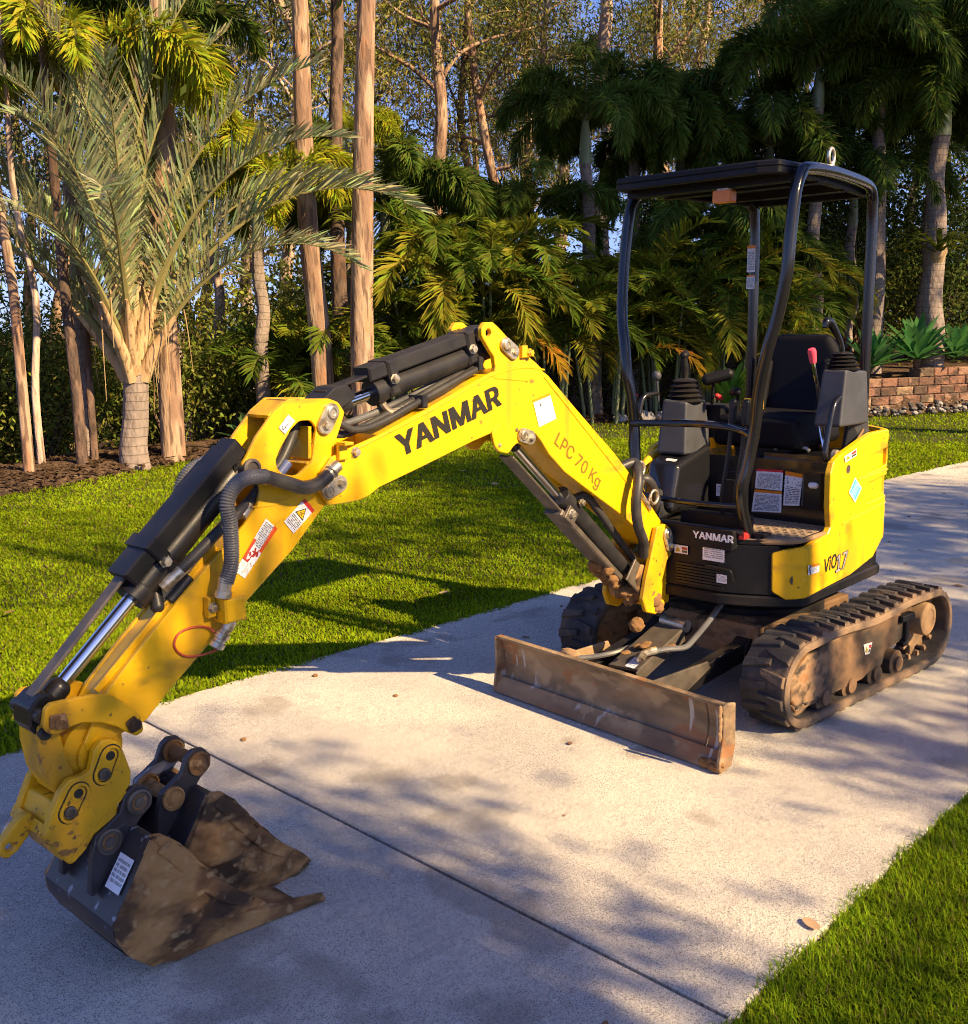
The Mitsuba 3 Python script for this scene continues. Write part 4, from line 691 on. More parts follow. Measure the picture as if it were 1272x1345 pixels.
for s in (1, -1):
    a, b = sorted((s * .072, s * .100))
    k = addB('hitch' if s > 0 else 'hitch__far_plate', plate(hp, a, b, .005, r=.010), 'worn_yellow', 30, label='chipped yellow quick hitch' if s > 0 else None)
    for A, B in (((2.648, .590), (2.670, .546)), ((2.743, .516), (2.770, .474))):
        st = LineString([A, B]); n_ = X + 'hitch__boss'
        addB('hitch__boss', plate(st.buffer(.029, quad_segs=8).difference(st.buffer(.0215, quad_segs=8)), *sorted((s * .100, s * .107)), .0015), 'worn_yellow', 30)
        addB('hitch__groove', plate(st.buffer(.0325, quad_segs=8).difference(st.buffer(.0285, quad_segs=8)), *sorted((s * .0985, s * .1008)), .0005), 'black_print', 30)
        addB('hitch__groove', plate(st.buffer(.0225, quad_segs=8).difference(st.buffer(.0195, quad_segs=8)), *sorted((s * .0985, s * .1012)), .0005), 'black_print', 30)
        addB('hitch__pin', cat(lathe((A[0], s * .099, A[1]), (0, s, 0), [(0, .013), (.0012, .013), (.0012, 0)], 16)), 'black_print')
        addB('hitch__pin_bolt', cat(lathe((B[0], s * .100, B[1]), (0, s, 0), [(0, .017), (.007, .016), (.008, .010), (.003, .009), (.003, 0)], 16)), 'cast_steel', 40)
addB('hitch__body', cat(plate([(2.63, .46), (2.65, .42), (2.78, .35), (2.83, .43), (2.80, .50), (2.76, .50), (2.68, .50)], -.075, .075, .004, r=.01), plate([(2.79, .335), (2.845, .43), (2.83, .455), (2.775, .36)], -.105, .075, .004)), 'worn_yellow', 30)
addB('hitch__lifting_lug', plate([(2.83, .47), (2.86, .465), (2.915, .415), (2.928, .385), (2.905, .362), (2.875, .375), (2.83, .42)], -.020, .012, .005, r=.012, holes=[Point(2.895, .392).buffer(.012)]), 'worn_yellow', 30)
addB('hitch__ridge', bar((2.775, .1015, .352), (2.612, .1015, .475), .004, .008, (0, 1, 0), .001), 'worn_yellow')

def make_bucket(pre, du, v0, v1, ears, add_, sc=1.0, tooth=True, seed=0):
    """digging bucket between v0 (far) and v1 (near); profile in (u, z)"""
    D = lambda P: [(2.60 + (u - 2.60) * sc + du, z * sc) for u, z in P]
    outer = [(2.595, .376), (2.615, .378), (2.742, .185), (2.738, .140), (2.708, .083), (2.652, .034), (2.567, .008), (2.477, .003), (2.402, .002), (2.315, .004)]
    inner = [(2.315, .014), (2.402, .013), (2.475, .014), (2.562, .020), (2.644, .046), (2.697, .090), (2.726, .143), (2.730, .180), (2.602, .366)]
    shell = add_('', plate(D(outer + inner), v0 + .01, v1 - .01, .002), 'bucket_black', 30)
    sp = [(2.60, .378), (2.617, .376), (2.738, .186), (2.735, .140), (2.705, .083), (2.651, .032), (2.567, .006), (2.477, .001), (2.402, .001), (2.330, .002), (2.285, .008), (2.262, .028), (2.275, .048), (2.305, .078), (2.36, .118), (2.41, .175), (2.455, .232), (2.505, .292), (2.53, .335), (2.572, .372)]
    g = np.random.default_rng(seed)
    for v, sg in ((v1, 1), (v0, -1)):
        m = plate(D(sp), *sorted((v, v - sg * .018)), .002)
        vv, ff = trimesh.remesh.subdivide_to_size(m.vertices, m.faces, .013, max_iter=10)
        on = np.abs(vv[:, 1] - v) < .011; q = vv * 14
        lip = meshkit.fbm(vv * 40, 2, seed + 3) - .5
        vv[:, 1] += sg * on * (.030 * np.clip(meshkit.fbm(q, 3, seed) - .40, 0, 1) + .012 * np.clip(meshkit.fbm(vv * 45, 3, seed + 5) - .45, 0, 1)) * 1.6
        edge = (vv[:, 0] < 2.60 * sc + du - .0) & (vv[:, 2] > .05)
        l2 = meshkit.fbm(vv * 16, 2, seed + 8) - .5; vv[:, 0] += (lip * .030 + l2 * .030) * edge; vv[:, 2] += (lip * .024 + l2 * .02) * edge
        add_('__side_plate', TM(vv, ff), 'muddy_steel', 40)
        rimp = D([(2.578, .366), (2.530, .325), (2.455, .225), (2.40, .160), (2.33, .098), (2.36, .075), (2.44, .130), (2.50, .200), (2.56, .280), (2.610, .345)]); add_('__rim_bar', plate(rimp, *sorted((v + sg * .0, v + sg * .016)), .004, r=.006), 'muddy_steel', 30)
    ep = [(2.745, .20), (2.728, .33), (2.712, .385), (2.678, .402), (2.640, .425), (2.622, .468), (2.598, .485), (2.562, .480), (2.540, .450), (2.545, .415), (2.578, .392), (2.598, .370)]
    for v in ears:
        add_('__ear', plate(D(ep), v - .011, v + .011, .003, r=.010), 'bucket_black', 30)
        s1 = 1
        for u, z in D([(2.677, .360), (2.585, .440)]):
            add_('__pin_boss', lathe((u, v + .010, z), (0, 1, 0), [(0, .036), (.009, .036), (.011, .030), (.006, .027), (.006, .017), (.013, .015), (.014, 0)], 22), 'cast_steel' if tooth else 'muddy_steel', 40)
    for u, z in D([(2.677, .360), (2.585, .440)]):
        add_('__cross_pin', rod((u, min(ears) - .03, z), (u, max(ears) + .02, z), .021), 'muddy_steel', 40)
    vw = np.linspace(v0, v1, 9); tip = D([(2.165, .006), (2.17, .012), (2.26, .030), (2.38, .026), (2.38, .003)] if tooth else [(2.262, .006), (2.262, .022), (2.36, .022), (2.36, .003)])
    add_('__cutting_edge', plate(tip, v0 + .004, v1 - .004, .003), 'muddy_steel', 30)
    if tooth:
        for v, o in ((v1, 1), (v0, -1)):
            add_('__tooth', hull([(2.44, v - o * .03, .010), (2.42, v + o * .004, .008), (2.40, v + o * .004, .060), (2.40, v - o * .03, .055), (2.27, v + o * .022, .036), (2.27, v - o * .02, .012), (2.11, v + o * .058, .010), (2.10, v + o * .034, .010)], .006), 'muddy_steel', 30)
    cl = []
    for i in range(26):
        t = g.random(); v = v0 + .03 + (v1 - v0 - .06) * g.random(); u, z = [(2.42, .035), (2.52, .05), (2.60, .085)][g.integers(3)]
        cl.append(clod(((2.60 + (u - 2.60 + .04 * g.normal()) * sc + du), v, z * sc + .01), (.05, .05, .03), seed * 50 + i))
    add_('__mud', cat(cl), 'clay', True, kind='stuff')
def addbk(n, m, mt, s=30, **k): return addB('bucket' + n, m, mt, s, **k, **({'label': 'attached digging bucket, black back and mud caked sides'} if n == '' else {}))
make_bucket('bucket', 0.0, -.17, .232, (-.065, .100), addbk, 1.0, True, 1)
decB2 = [(2.702, .128, .245), (2.702, .200, .245), (2.650, .200, .323), (2.650, .128, .323)]
decal(X + 'bucket__sticker', inB(np.array(decB2) + np.array([.0035, 0, .002])), BM[:3, :3] @ np.array([.84, 0, .55]), 3)
SB = thing('spare_bucket', 'muddy spare bucket with two bare lifting ears standing behind the bucket on the arm', 'bucket')
def addsb(n, m, mt, s=30, **k): return add(SB + n if n else SB + '__shell', inB(m), mt, s, **k)
make_bucket(SB, -.255, -.20, .100, (-.150, -.008), addsb, .99, False, 2)

# ---------------------------------------------------------------- ground
def f_conc(p, n, uv):
    a = FB(p.x * 1.7, p.y * 1.7, 0.0, 4); g = N(p.x * 190, p.y * 190, 3.0); h = N(p.x * 420 + 9, p.y * 420, 1.0); b = FB(p.x * 22, p.y * 60, 2.0, 2)
    c = MX((0.55, 0.505, 0.42), (0.41, 0.378, 0.335), SS(0.3, 0.7, a))
    c = MX(c, (0.58, 0.53, 0.46), SS(0.55, 0.8, g) * 0.55)
    c = MX(c, (0.09, 0.08, 0.075), SS(0.56, 0.76, h) * 0.62)
    c = MX(c, (0.20, 0.175, 0.155), SS(0.56, 0.80, b) * 0.22)
    c = MX(c, (0.17, 0.145, 0.12), SS(0.63, 0.74, FB(p.x * 3.3 + 8, p.y * 3.3, 1.0, 3)) * 0.45)
    return c
mat('concrete', f_conc, 0.85, bump=lambda p, n, uv: N(p.x * 190, p.y * 190, 3.0) * 0.0022 + N(p.x * 420 + 9, p.y * 420, 1.0) * 0.0012, eps=1e-3, specular=0.25)
mat('joint_filler', lambda p, n, uv: MX((0.05, 0.042, 0.035), (0.11, 0.085, 0.06), N(p.x * 60, p.y * 60, 0.0)), 0.95, specular=0.1)
mat('turf_soil', lambda p, n, uv: MX((0.030, 0.045, 0.010), (0.055, 0.050, 0.022), FB(p.x * 3, p.y * 3, 0.0, 3)), 0.95, specular=0.05)
mat('leaf_litter', lambda p, n, uv: MX(MX((0.038, 0.026, 0.018), (0.095, 0.060, 0.038), FB(p.x * 5, p.y * 5, p.z * 5, 4)), (0.14, 0.095, 0.062), SS(0.6, 0.8, N(p.x * 40, p.y * 40, p.z * 30))), 0.95, specular=0.05, bump=lambda p, n, uv: FB(p.x * 25, p.y * 25, p.z * 25, 3) * 0.04, eps=3e-3)
LX = [-60, -30, -14, -8.58, -6.41, -.836, .73, 2.0, 2.6, 3.12, 3.8, 5.0, 9.0]; LY = [-4.6, -3.4, -2.75, -2.59, -2.58, -1.80, -1.69, -1.665, -1.60, -1.525, -1.36, -.95, .6]
RX = [-60, -30, -20, -9, -4, .635, 2.37, 6.0, 9.0]; RY = [-.9, -.6, -.4, .4, .96, 1.353, 1.497, 1.80, 2.2]
def yl(x): return np.interp(x, LX, LY)
def yr(x): return np.interp(x, RX, RY)
def smooth_y(f, x, h=.5): return np.mean([f(np.asarray(x) + d) for d in np.linspace(-h, h, 9)], 0)
joints = [7.5, 2.43, -.86, -3.97, -7.1, -10.4, -14, -18, -23, -30, -45]
xs = np.linspace(-45, 7.5, 200)
note('driveway', kind='structure')
bed_ = np.vstack([np.stack([xs, smooth_y(yl, xs)], 1), np.stack([xs, smooth_y(yr, xs)], 1)[::-1]])
add('driveway', slab(Polygon(bed_), -.10, -.022, .002), 'joint_filler', False, kind='structure')
for a, b in zip(joints[:-1], joints[1:]):
    q = np.linspace(b + .007, a - .007, 40); sk = -.066 * (np.array([0, 1.0])) 
    lo, hi = smooth_y(yl, q), smooth_y(yr, q); shear = lambda y: -.066 * (y - 0.0) if abs(a) < 3 or abs(b) < 3 else 0
    ring = [(x + (-.066 * y if (i == 0 and b == 2.43) or (i == 39 and a == 2.43) else 0), y) for i, (x, y) in enumerate(zip(q, lo))] + [(x + (-.066 * y if (i == 39 and a == 2.43) or (i == 0 and b == 2.43) else 0), y) for i, (x, y) in list(enumerate(zip(q, hi)))[::-1]]
    add('driveway__slab', slab(Polygon(ring), -.09, 0.0, .006), 'concrete', False)
BED = np.array([(9, -5.0), (3.6, -7.6), (.83, -8.82), (-1.0, -9.65), (-2.37, -10.15), (-4.2, -9.35), (-6.3, -9.65), (-8.2, -9.7), (-10.2, -9.2), (-11.9, -7.75), (-13.1, -6.75), (-15.9, -5.75), (-19, -4.7), (-30, -3.9)])
BEDS = catmull(BED, 8)
xs2 = np.linspace(-30, 8.9, 160)
lawn = Polygon(np.vstack([BEDS, np.stack([xs2, smooth_y(yl, xs2) + .02], 1)])).buffer(0)
if lawn.geom_type != 'Polygon': lawn = max(lawn.geoms, key=lambda g: g.area)
add('lawn', slab(lawn, -.30, -.018, .002), 'turf_soil', False, kind='structure')
xs3 = np.linspace(-40, 9, 160)
lawn2 = Polygon(np.vstack([np.stack([xs3, smooth_y(yr, xs3) - .02], 1), [(9, 40), (-40, 40)]]))
add('lawn', slab(lawn2, -.30, -.018, .002), 'turf_soil', False, kind='structure')
WA, WD = np.array([-12.3, -7.13]), np.array([-.943, .332]); WNn = np.array([-WD[1], WD[0]]) ; WNn = WNn if WNn @ (EYE[:2] - WA) > 0 else -WNn
def ground_z(x, y):
    x, y = np.asarray(x, float), np.asarray(y, float)
    beyond = np.maximum(0, -(y + 11.0) - .25 * np.maximum(-x - 2, 0))
    z = -.05 - .20 * beyond * np.clip((x + 10) / 8, 0, 1)
    s = (x - WA[0]) * WD[0] + (y - WA[1]) * WD[1]; t = -((x - WA[0]) * WNn[0] + (y - WA[1]) * WNn[1])
    rise = np.clip(t / .25, 0, 1) * np.clip((s + .5) / 1.2, 0, 1)
    return z + rise * (.70 + .03 * np.clip(t, 0, 30)) + .05 * (meshkit.noise(np.stack([x * .7, y * .7, x * 0], -1)) - .5)
gx = np.r_[np.linspace(-400, -46, 12), np.linspace(-42, 16, 150), np.linspace(20, 300, 10)]; gy = np.r_[np.linspace(-400, -62, 12), np.linspace(-58, 6, 170), np.linspace(10, 300, 10)]
GX, GY = np.meshgrid(gx, gy, indexing='ij'); GZ = np.maximum(ground_z(GX, GY), -9)
inl = np.zeros_like(GX, bool)
from shapely import contains_xy
for P_ in (lawn.buffer(-.25), Polygon(bed_).buffer(.3), lawn2): inl |= contains_xy(P_, GX, GY)
GZ[inl] = -.20
i, j = np.meshgrid(np.arange(len(gx) - 1), np.arange(len(gy) - 1), indexing='ij'); w_ = len(gy); A_ = (i * w_ + j).ravel()
add('forest_floor', TM(np.stack([GX, GY, GZ], -1).reshape(-1, 3), np.vstack([np.stack([A_, A_ + w_, A_ + w_ + 1], 1), np.stack([A_, A_ + w_ + 1, A_ + 1], 1)])), 'leaf_litter', True, kind='structure')
# mulch mound along the lawn edge
ctr = BEDS[(BEDS[:, 0] < 5) & (BEDS[:, 0] > -12.5)]; tt = np.gradient(ctr, axis=0); tt /= np.linalg.norm(tt, axis=1, keepdims=True); nn_ = np.stack([-tt[:, 1], tt[:, 0]], 1); nn_ = np.where((nn_[:, 1:] < 0), nn_, -nn_)
V = []; offs = [-.05, .03, .12, .35, .8, 1.6, 2.6]; hs = [-.03, .02, .05, .09, .10, .06, -.09]
for o, h in zip(offs, hs): V.append(np.column_stack([ctr + nn_ * (o + .05 * (meshkit.noise(np.column_stack([ctr * 3, ctr[:, :1] * 0])) - .5)[:, None]), np.full(len(ctr), h) + (.05 * (meshkit.noise(np.column_stack([ctr * 2.3, ctr[:, :1] * 0 + o])) - .5) if h > 0.03 else 0)]))
V = np.array(V); k_, m_ = V.shape[:2]; ii, jj = np.meshgrid(np.arange(k_ - 1), np.arange(m_ - 1), indexing='ij'); A_ = (ii * m_ + jj).ravel()
add('garden_bed', TM(V.reshape(-1, 3), np.vstack([np.stack([A_, A_ + m_, A_ + m_ + 1], 1), np.stack([A_, A_ + m_ + 1, A_ + 1], 1)])), 'leaf_litter', True, kind='structure')

# ---------------------------------------------------------------- leaves
def leafmat(name, tr, rough=.42, spec=1.0):
    scene[name] = dict(type='principledthin', base_color={'type': 'mesh_attribute', 'name': 'vertex_color'}, roughness=rough, diff_trans=tr, spec_trans=0.0, eta=1.4)
leafmat('leaf', .75, .30); leafmat('grass_blade', .8, .6)
def pack(Vs, Fs, Cs):
    V, F, C, n = [], [], [], 0
    for v, f, c in zip(Vs, Fs, Cs): V.append(v); F.append(f + n); C.append(c); n += len(v)
    return np.vstack(V), np.vstack(F), np.vstack(C)
def strips(base, d, l, wdir, w, droop, col, bend=.5, side_tip=None):
    """leaflets: base (n,3), unit direction, length, width direction, width; two joints and a point"""
    n = len(base); l, w = np.broadcast_to(l, n)[:, None], np.broadcast_to(w, n)[:, None]; g = np.zeros((n, 3)); g[:, 2] = -1
    droop = np.broadcast_to(droop, n)[:, None]
    mid = base + d * l * .5 + g * droop * l * .25; tip = base + d * l * .96 + g * droop * l
    V = np.stack([base - wdir * w * .25, base + wdir * w * .25, mid - wdir * w * .5, mid + wdir * w * .5, tip], 1).reshape(-1, 3)
    o = np.arange(n)[:, None] * 5; F = np.concatenate([o + [[0, 1, 3]], o + [[0, 3, 2]], o + [[2, 3, 4]]])
    return V, F, np.repeat(col, 5, 0)
def unit(v): return v / np.maximum(np.linalg.norm(v, axis=-1, keepdims=True), 1e-9)
def frond(L, n, ll, w, e0, drop, seed, col, ang=(62, 28), vee=25, ranks=None, gr=.25, rw=.018, rcol=(.20, .20, .07), start=.18, jit=.10, power=1.3, side_sway=0.0, petw=None):
    """a palm frond that leaves the origin along +x, rising at e0 degrees and arching over by drop degrees"""
    g = np.random.default_rng(seed); m = 26; t = np.linspace(0, 1, m); th = np.radians(e0 - drop * t ** power)
    ds = L / (m - 1); x = np.r_[0, np.cumsum(np.cos(th[:-1]) * ds)]; z = np.r_[0, np.cumsum(np.sin(th[:-1]) * ds)]; y = side_sway * t ** 2 * L
    P = np.stack([x, y, z], 1); T = unit(np.gradient(P, axis=0))
    s = np.sort(start + (1 - start) * (np.arange(n) + g.random(n) * .8) / n); s = np.clip(s, 0, .999)
    ip = lambda A: np.stack([np.interp(s, t, A[:, k]) for k in range(3)], 1)
    B, Tt = ip(P), unit(ip(T)); Sd = unit(np.cross(np.broadcast_to([0, 0, 1.0], Tt.shape), Tt) + 1e-6); Nn = np.cross(Tt, Sd)
    sg = np.where(np.arange(n) % 2, 1.0, -1.0)
    ph = np.radians(vee + 8 * g.normal(size=n)) if ranks is None else np.radians(g.uniform(ranks[0], ranks[1], n))
    al = np.radians(ang[0] + (ang[1] - ang[0]) * s ** 1.5 + 5 * g.normal(size=n))
    d = unit(np.cos(al)[:, None] * Tt + np.sin(al)[:, None] * (np.cos(ph)[:, None] * sg[:, None] * Sd + np.sin(ph)[:, None] * Nn) + jit * g.normal(size=(n, 3)))
    wd = unit(Tt - (Tt * d).sum(1)[:, None] * d + .25 * g.normal(size=(n, 3)))
    q = (s - start) / (1 - start); prof = ll * np.clip(np.minimum(.45 + 2.2 * q, 1.0), 0, 1) * (1 - .62 * np.clip((q - .55) / .45, 0, 1) ** 1.6)
    c = np.asarray(col) * (.72 + .56 * g.random((n, 1))) * (1 + .12 * g.normal(size=(n, 3)))
    V1, F1, C1 = strips(B, d, prof * (.9 + .2 * g.random(n)), wd, w * (.8 + .4 * g.random(n)), gr * (.6 + .8 * g.random(n)), np.clip(c, .002, .9))
    r = np.linspace(petw or rw, rw * .15, m); r = (rw * .15 + ((petw or rw) - rw * .15) * (1 - t) ** (2.2 if petw else 1))
    tb = tube(P, r, 5, 0, False); C2 = np.tile(np.asarray(rcol, float), (len(tb.vertices), 1))
    return pack([V1, np.array(tb.vertices)], [F1, np.array(tb.faces)], [C1, C2])
def leafply(VFC, m='leaf'): return mikit.ply(TM(VFC[0], VFC[1]), m, False, color=VFC[2])
def rotz(a, tilt=0.0, s=1.0, at=(0, 0, 0)):
    return mi.ScalarTransform4f().translate([float(v) for v in at]).rotate([0, 0, 1], math.degrees(a)).rotate([0, 1, 0], tilt).scale(float(s))
GOLD = PI * (3 - 5 ** .5)
def bark(name, a, b, c, streak=3.0, ring=0.0):
    def f(p, n, uv):
        if ring:
            w = p.z * ring + .55 * FB(p.x * 5, p.y * 5, p.z * 2, 2); r = w - dr.floor(w); k = FB(p.x * 34, p.y * 34, p.z * 9, 3)
            return MX(MX(MX(a, b, FB(p.x * 8, p.y * 8, p.z * 3, 3)), c, SS(.45, .75, k) * .6), mi.Color3f(c) * .55, SS(.84, .95, r) * .7)
        s = FB(p.x * 9, p.y * 9, p.z * streak * .35, 4); k = FB(p.x * 30, p.y * 30, p.z * streak, 2)
        pz = FB(p.x * 4 + 5, p.y * 4, p.z * 1.1, 4)
        return MX(MX(MX(a, b, SS(.42, .58, s)), mi.Color3f(a) * mi.Color3f(1.0, .74, .56), SS(.58, .66, pz) * .5), c, SS(.55, .70, k) * .8)
    zz = 9.0 if ring else streak * 1.5
    mat(name, f, .85, specular=.15, bump=lambda p, n, uv: FB(p.x * 24, p.y * 24, p.z * zz, 3) * .02, eps=3e-3)
bark('gum_bark', (.40, .275, .185), (.25, .155, .105), (.11, .068, .048))
bark('pale_bark', (.50, .385, .30), (.33, .24, .185), (.17, .115, .085))
bark('dark_bark', (.095, .065, .050), (.17, .11, .08), (.05, .036, .03), 6)
bark('palm_bark', (.30, .24, .20), (.22, .175, .15), (.13, .10, .085), 8, 9.0)
mat('crownshaft', lambda p, n, uv: MX((.14, .20, .08), (.22, .22, .12), FB(p.x * 5, p.y * 5, p.z * 2, 3)), .5)
def f_base(p, n, uv): return MX(MX((.58, .44, .24), (.34, .19, .09), FB(p.x * 16, p.y * 16, p.z * 2.5, 3)), (.16, .085, .045), SS(.55, .68, FB(p.x * 30, p.y * 30, p.z * 3, 3)) * .7)
mat('leaf_base', f_base, .7, specular=.2)

# ---------------------------------------------------------------- palms
FOX = [frond(2.3, 620, .46, .034, 62 - 6 * k, 120 + 9 * k, 11 + k, (.105, .155, .026), ang=(66, 38), ranks=(-95, 80), gr=.30, jit=.22, rw=.022, start=.12) for k in range(4)]
FOXP = [leafply(f) for f in FOX]
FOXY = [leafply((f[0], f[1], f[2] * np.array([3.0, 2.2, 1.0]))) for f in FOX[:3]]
QUE = [leafply(frond(2.6, 300, .55, .028, 66 - 8 * k, 112 + 10 * k, 31 + k, (.09, .14, .028), ang=(60, 30), ranks=(-20, 60), gr=.45, jit=.16, rw=.024)) for k in range(3)]
CANE = [leafply(frond(1.75, 84, .46, .036, 72 - 9 * k, 88 + 12 * k, 51 + k, c, ang=(58, 32), vee=28, gr=.22, jit=.05, rw=.014, rcol=(.28, .26, .05))) for k, c in enumerate([(.20, .23, .022), (.13, .18, .02), (.09, .14, .018), (.25, .235, .024)])]
CANEY = leafply(frond(1.4, 70, .40, .036, 40, 110, 59, (.36, .20, .02), ang=(58, 32), vee=20, gr=.35, jit=.08, rw=.014, rcol=(.34, .24, .05)))
TRI = [leafply(frond(4.0, 190, .60, .028, 85 - 7 * k, 52 + 15 * k, 71 + k, (.33, .355, .185), ang=(50, 30), vee=38, gr=.10, jit=.05, rw=.028, rcol=(.36, .32, .13), petw=.075, start=.16, power=1.7)) for k in range(4)]
def trunk_path(b, t, sway=.0, seed=0, n=7):
    g = np.random.default_rng(seed); b, t = np.asarray(b, float), np.asarray(t, float); q = np.linspace(0, 1, n)[:, None]
    P = b + (t - b) * q; P[1:-1, :2] += g.normal(0, sway, (n - 2, 2)); return P
def palm(label, base, top, r, plies, n, seed, scale=1.0, e=(0, 34), shaft=.8, group=None, name='palm_tree', mats=None, tilt0=-8, az0=0.0):
    g = np.random.default_rng(seed); zb = float(ground_z(base[0], base[1])); b = np.array([base[0], base[1], zb - .1]); t = np.asarray(top, float)
    k = thing(name, label, 'palm tree', group)
    P = trunk_path(b, t, .04, seed); add(k + '__trunk', tube(P, np.linspace(r * 1.25, r * .85, len(P)), 14, 5), 'palm_bark', 60)
    if shaft: add(k + '__crownshaft', tube([t - [0, 0, .02], t + [0, 0, shaft * .5], t + [0, 0, shaft]], [r * .95, r * .8, r * .35], 12, 4), 'crownshaft', 60)
    o = t + [0, 0, shaft * .85]
    for i in range(n):
        f = (i + .5) / n; ply = plies[int(g.integers(len(plies)))]
        put(k + '__frond', ply, rotz(az0 + i * GOLD + g.normal(0, .15), tilt0 + e[1] * f + g.normal(0, 4), scale * (.88 + .24 * g.random()), o))
    return k
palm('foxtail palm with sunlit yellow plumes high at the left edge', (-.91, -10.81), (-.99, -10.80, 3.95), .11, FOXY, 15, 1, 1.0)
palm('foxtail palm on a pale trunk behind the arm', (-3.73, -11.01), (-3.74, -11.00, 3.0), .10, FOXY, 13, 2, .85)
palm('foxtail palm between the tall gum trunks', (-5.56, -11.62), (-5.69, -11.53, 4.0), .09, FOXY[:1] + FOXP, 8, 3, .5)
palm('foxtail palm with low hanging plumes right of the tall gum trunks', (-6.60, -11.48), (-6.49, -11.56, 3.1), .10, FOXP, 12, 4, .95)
palm('dark feathery palm against the blue sky, left of the canopy', (-9.95, -9.9), (-9.72, -10.0, 4.5), .12, QUE + FOXP[:2], 12, 5, .80)
palm('foxtail palm whose crown stands above the left canopy post', (-11.79, -10.64), (-11.80, -10.63, 4.9), .12, FOXP, 14, 6, .95)
palm('shaded foxtail palm behind the canopy roof', (-13.14, -10.56), (-13.14, -10.56, 4.4), .12, FOXP, 14, 7, 1.0)
palm('shaded palm directly above the canopy roof', (-14.18, -9.08), (-14.14, -9.15, 4.4), .12, FOXP[:2] + QUE, 15, 8, 1.1)
palm('shaded palm above the rear canopy corner', (-13.88, -7.9), (-13.82, -7.95, 5.6), .12, QUE + FOXP[:1], 16, 9, 1.05)
palm('tall dark palm beside the right palm with the green crownshaft', (-15.28, -7.35), (-15.18, -7.45, 6.2), .13, FOXP, 16, 10, 1.1)
rp = palm('palm with smooth grey trunk and green crownshaft at the right edge', (-15.66, -6.40), (-15.63, -6.43, 5.1), .175, FOXP, 15, 11, 1.1, shaft=1.0)
palm('dark palm far behind the canopy', (-16.23, -11.4), (-16.14, -11.5, 5.0), .13, QUE, 13, 12, .95)
palm('palm with a mid height crown left of the canopy', (-9.06, -10.66), (-9.07, -10.65, 2.9), .11, QUE[:2] + FOXP[:2], 11, 13, .8)
palm('palm trunk seen past the rear canopy post', (-15.6, -8.05), (-15.55, -8.1, 3.6), .11, QUE, 14, 14, .9)
palm('low dark palm seen through the canopy frame', (-12.69, -9.6), (-12.67, -9.6, 2.6), .11, QUE[:2] + FOXP[:2], 15, 15, .95)
palm('palm behind the blue grey palm', (-3.08, -12.48), (-3.01, -12.51, 5.2), .11, FOXP + QUE[:1], 11, 16, .8)
palm('dark palm at the right edge behind the smooth grey trunk', (-17.2, -7.3), (-17.2, -7.3, 4.9), .13, FOXP, 16, 17, 1.1)
palm('low dark palm behind the seat', (-14.4, -9.6), (-14.4, -9.6, 1.9), .11, QUE, 15, 18, 1.0)
# triangle palm
k = thing('triangle_palm', 'blue grey palm with fanned leaf bases and stiff upright fronds at the left lawn edge', 'palm tree')
tb_, tt_ = np.array([-1.13, -9.83, -.1]), np.array([-1.20, -9.80, 1.30])
add(k + '__trunk', tube([tb_, tb_ + [.01, 0, .35], (tb_ + tt_) / 2, tt_ - [0, 0, .2], tt_], [.20, .172, .160, .152, .155], 18, 6), 'palm_bark', 60)
rng = np.random.default_rng(77); o = tt_ + [0, 0, .02]
vr = math.atan2(.66, -.73)   # the picture's right, seen from the drive
for i in range(27):
    rank = [vr + .10, vr + PI - .10, vr - PI / 2, vr + PI / 2.3][i % 4]; f = (i // 4 + .5) / 7
    a = rank + rng.normal(0, .28); v = int(min(3, f * 4)); dr_ = np.array([math.cos(a), math.sin(a), 0]); h0 = o + dr_ * (.05 + .06 * f) + [0, 0, .62 * (1 - f) - .10]
    put(k + '__frond', TRI[v], rotz(a, -4 + 11 * f + rng.normal(0, 3), 1.0 + .09 * rng.normal(), h0))
    e = math.radians(86 - 36 * f); tip = h0 + (dr_ * math.cos(e) + np.array([0, 0, math.sin(e)])) * (.85 + .3 * rng.random())
    m = tube([h0 - [0, 0, .16], h0 + (tip - h0) * .22 + dr_ * .03, tip], [.085, .080, .020], 8, 5)
    add(k + '__leaf_base', m, 'leaf_base', 60)
    a2 = a + .5; d2 = np.array([math.cos(a2), math.sin(a2), 0]); b2 = o + d2 * .06 + [0, 0, .5 * (1 - f) - .12]; e2 = math.radians(87 - 26 * f)
    add(k + '__leaf_base', tube([b2 - [0, 0, .12], b2 + [0, 0, .2] + d2 * .05, b2 + (d2 * math.cos(e2) + np.array([0, 0, math.sin(e2)])) * .75], [.08, .066, .012], 7, 5), 'leaf_base', 60)
for i in range(16):
    a = rng.uniform(0, 2 * PI); r_ = .18 + .5 * rng.random(); h0 = o + np.array([math.cos(a) * r_, math.sin(a) * r_, .15 + .7 * rng.random() + r_ * .4]); q = .05 * rng.normal(size=3)
    add(k + '__hanging_strand', tube([h0, h0 + q - [0, 0, .35], h0 + 1.6 * q - [0, 0, .7 + .6 * rng.random()]], [.010, .007, .003], 4, 3), 'leaf_base', 60)
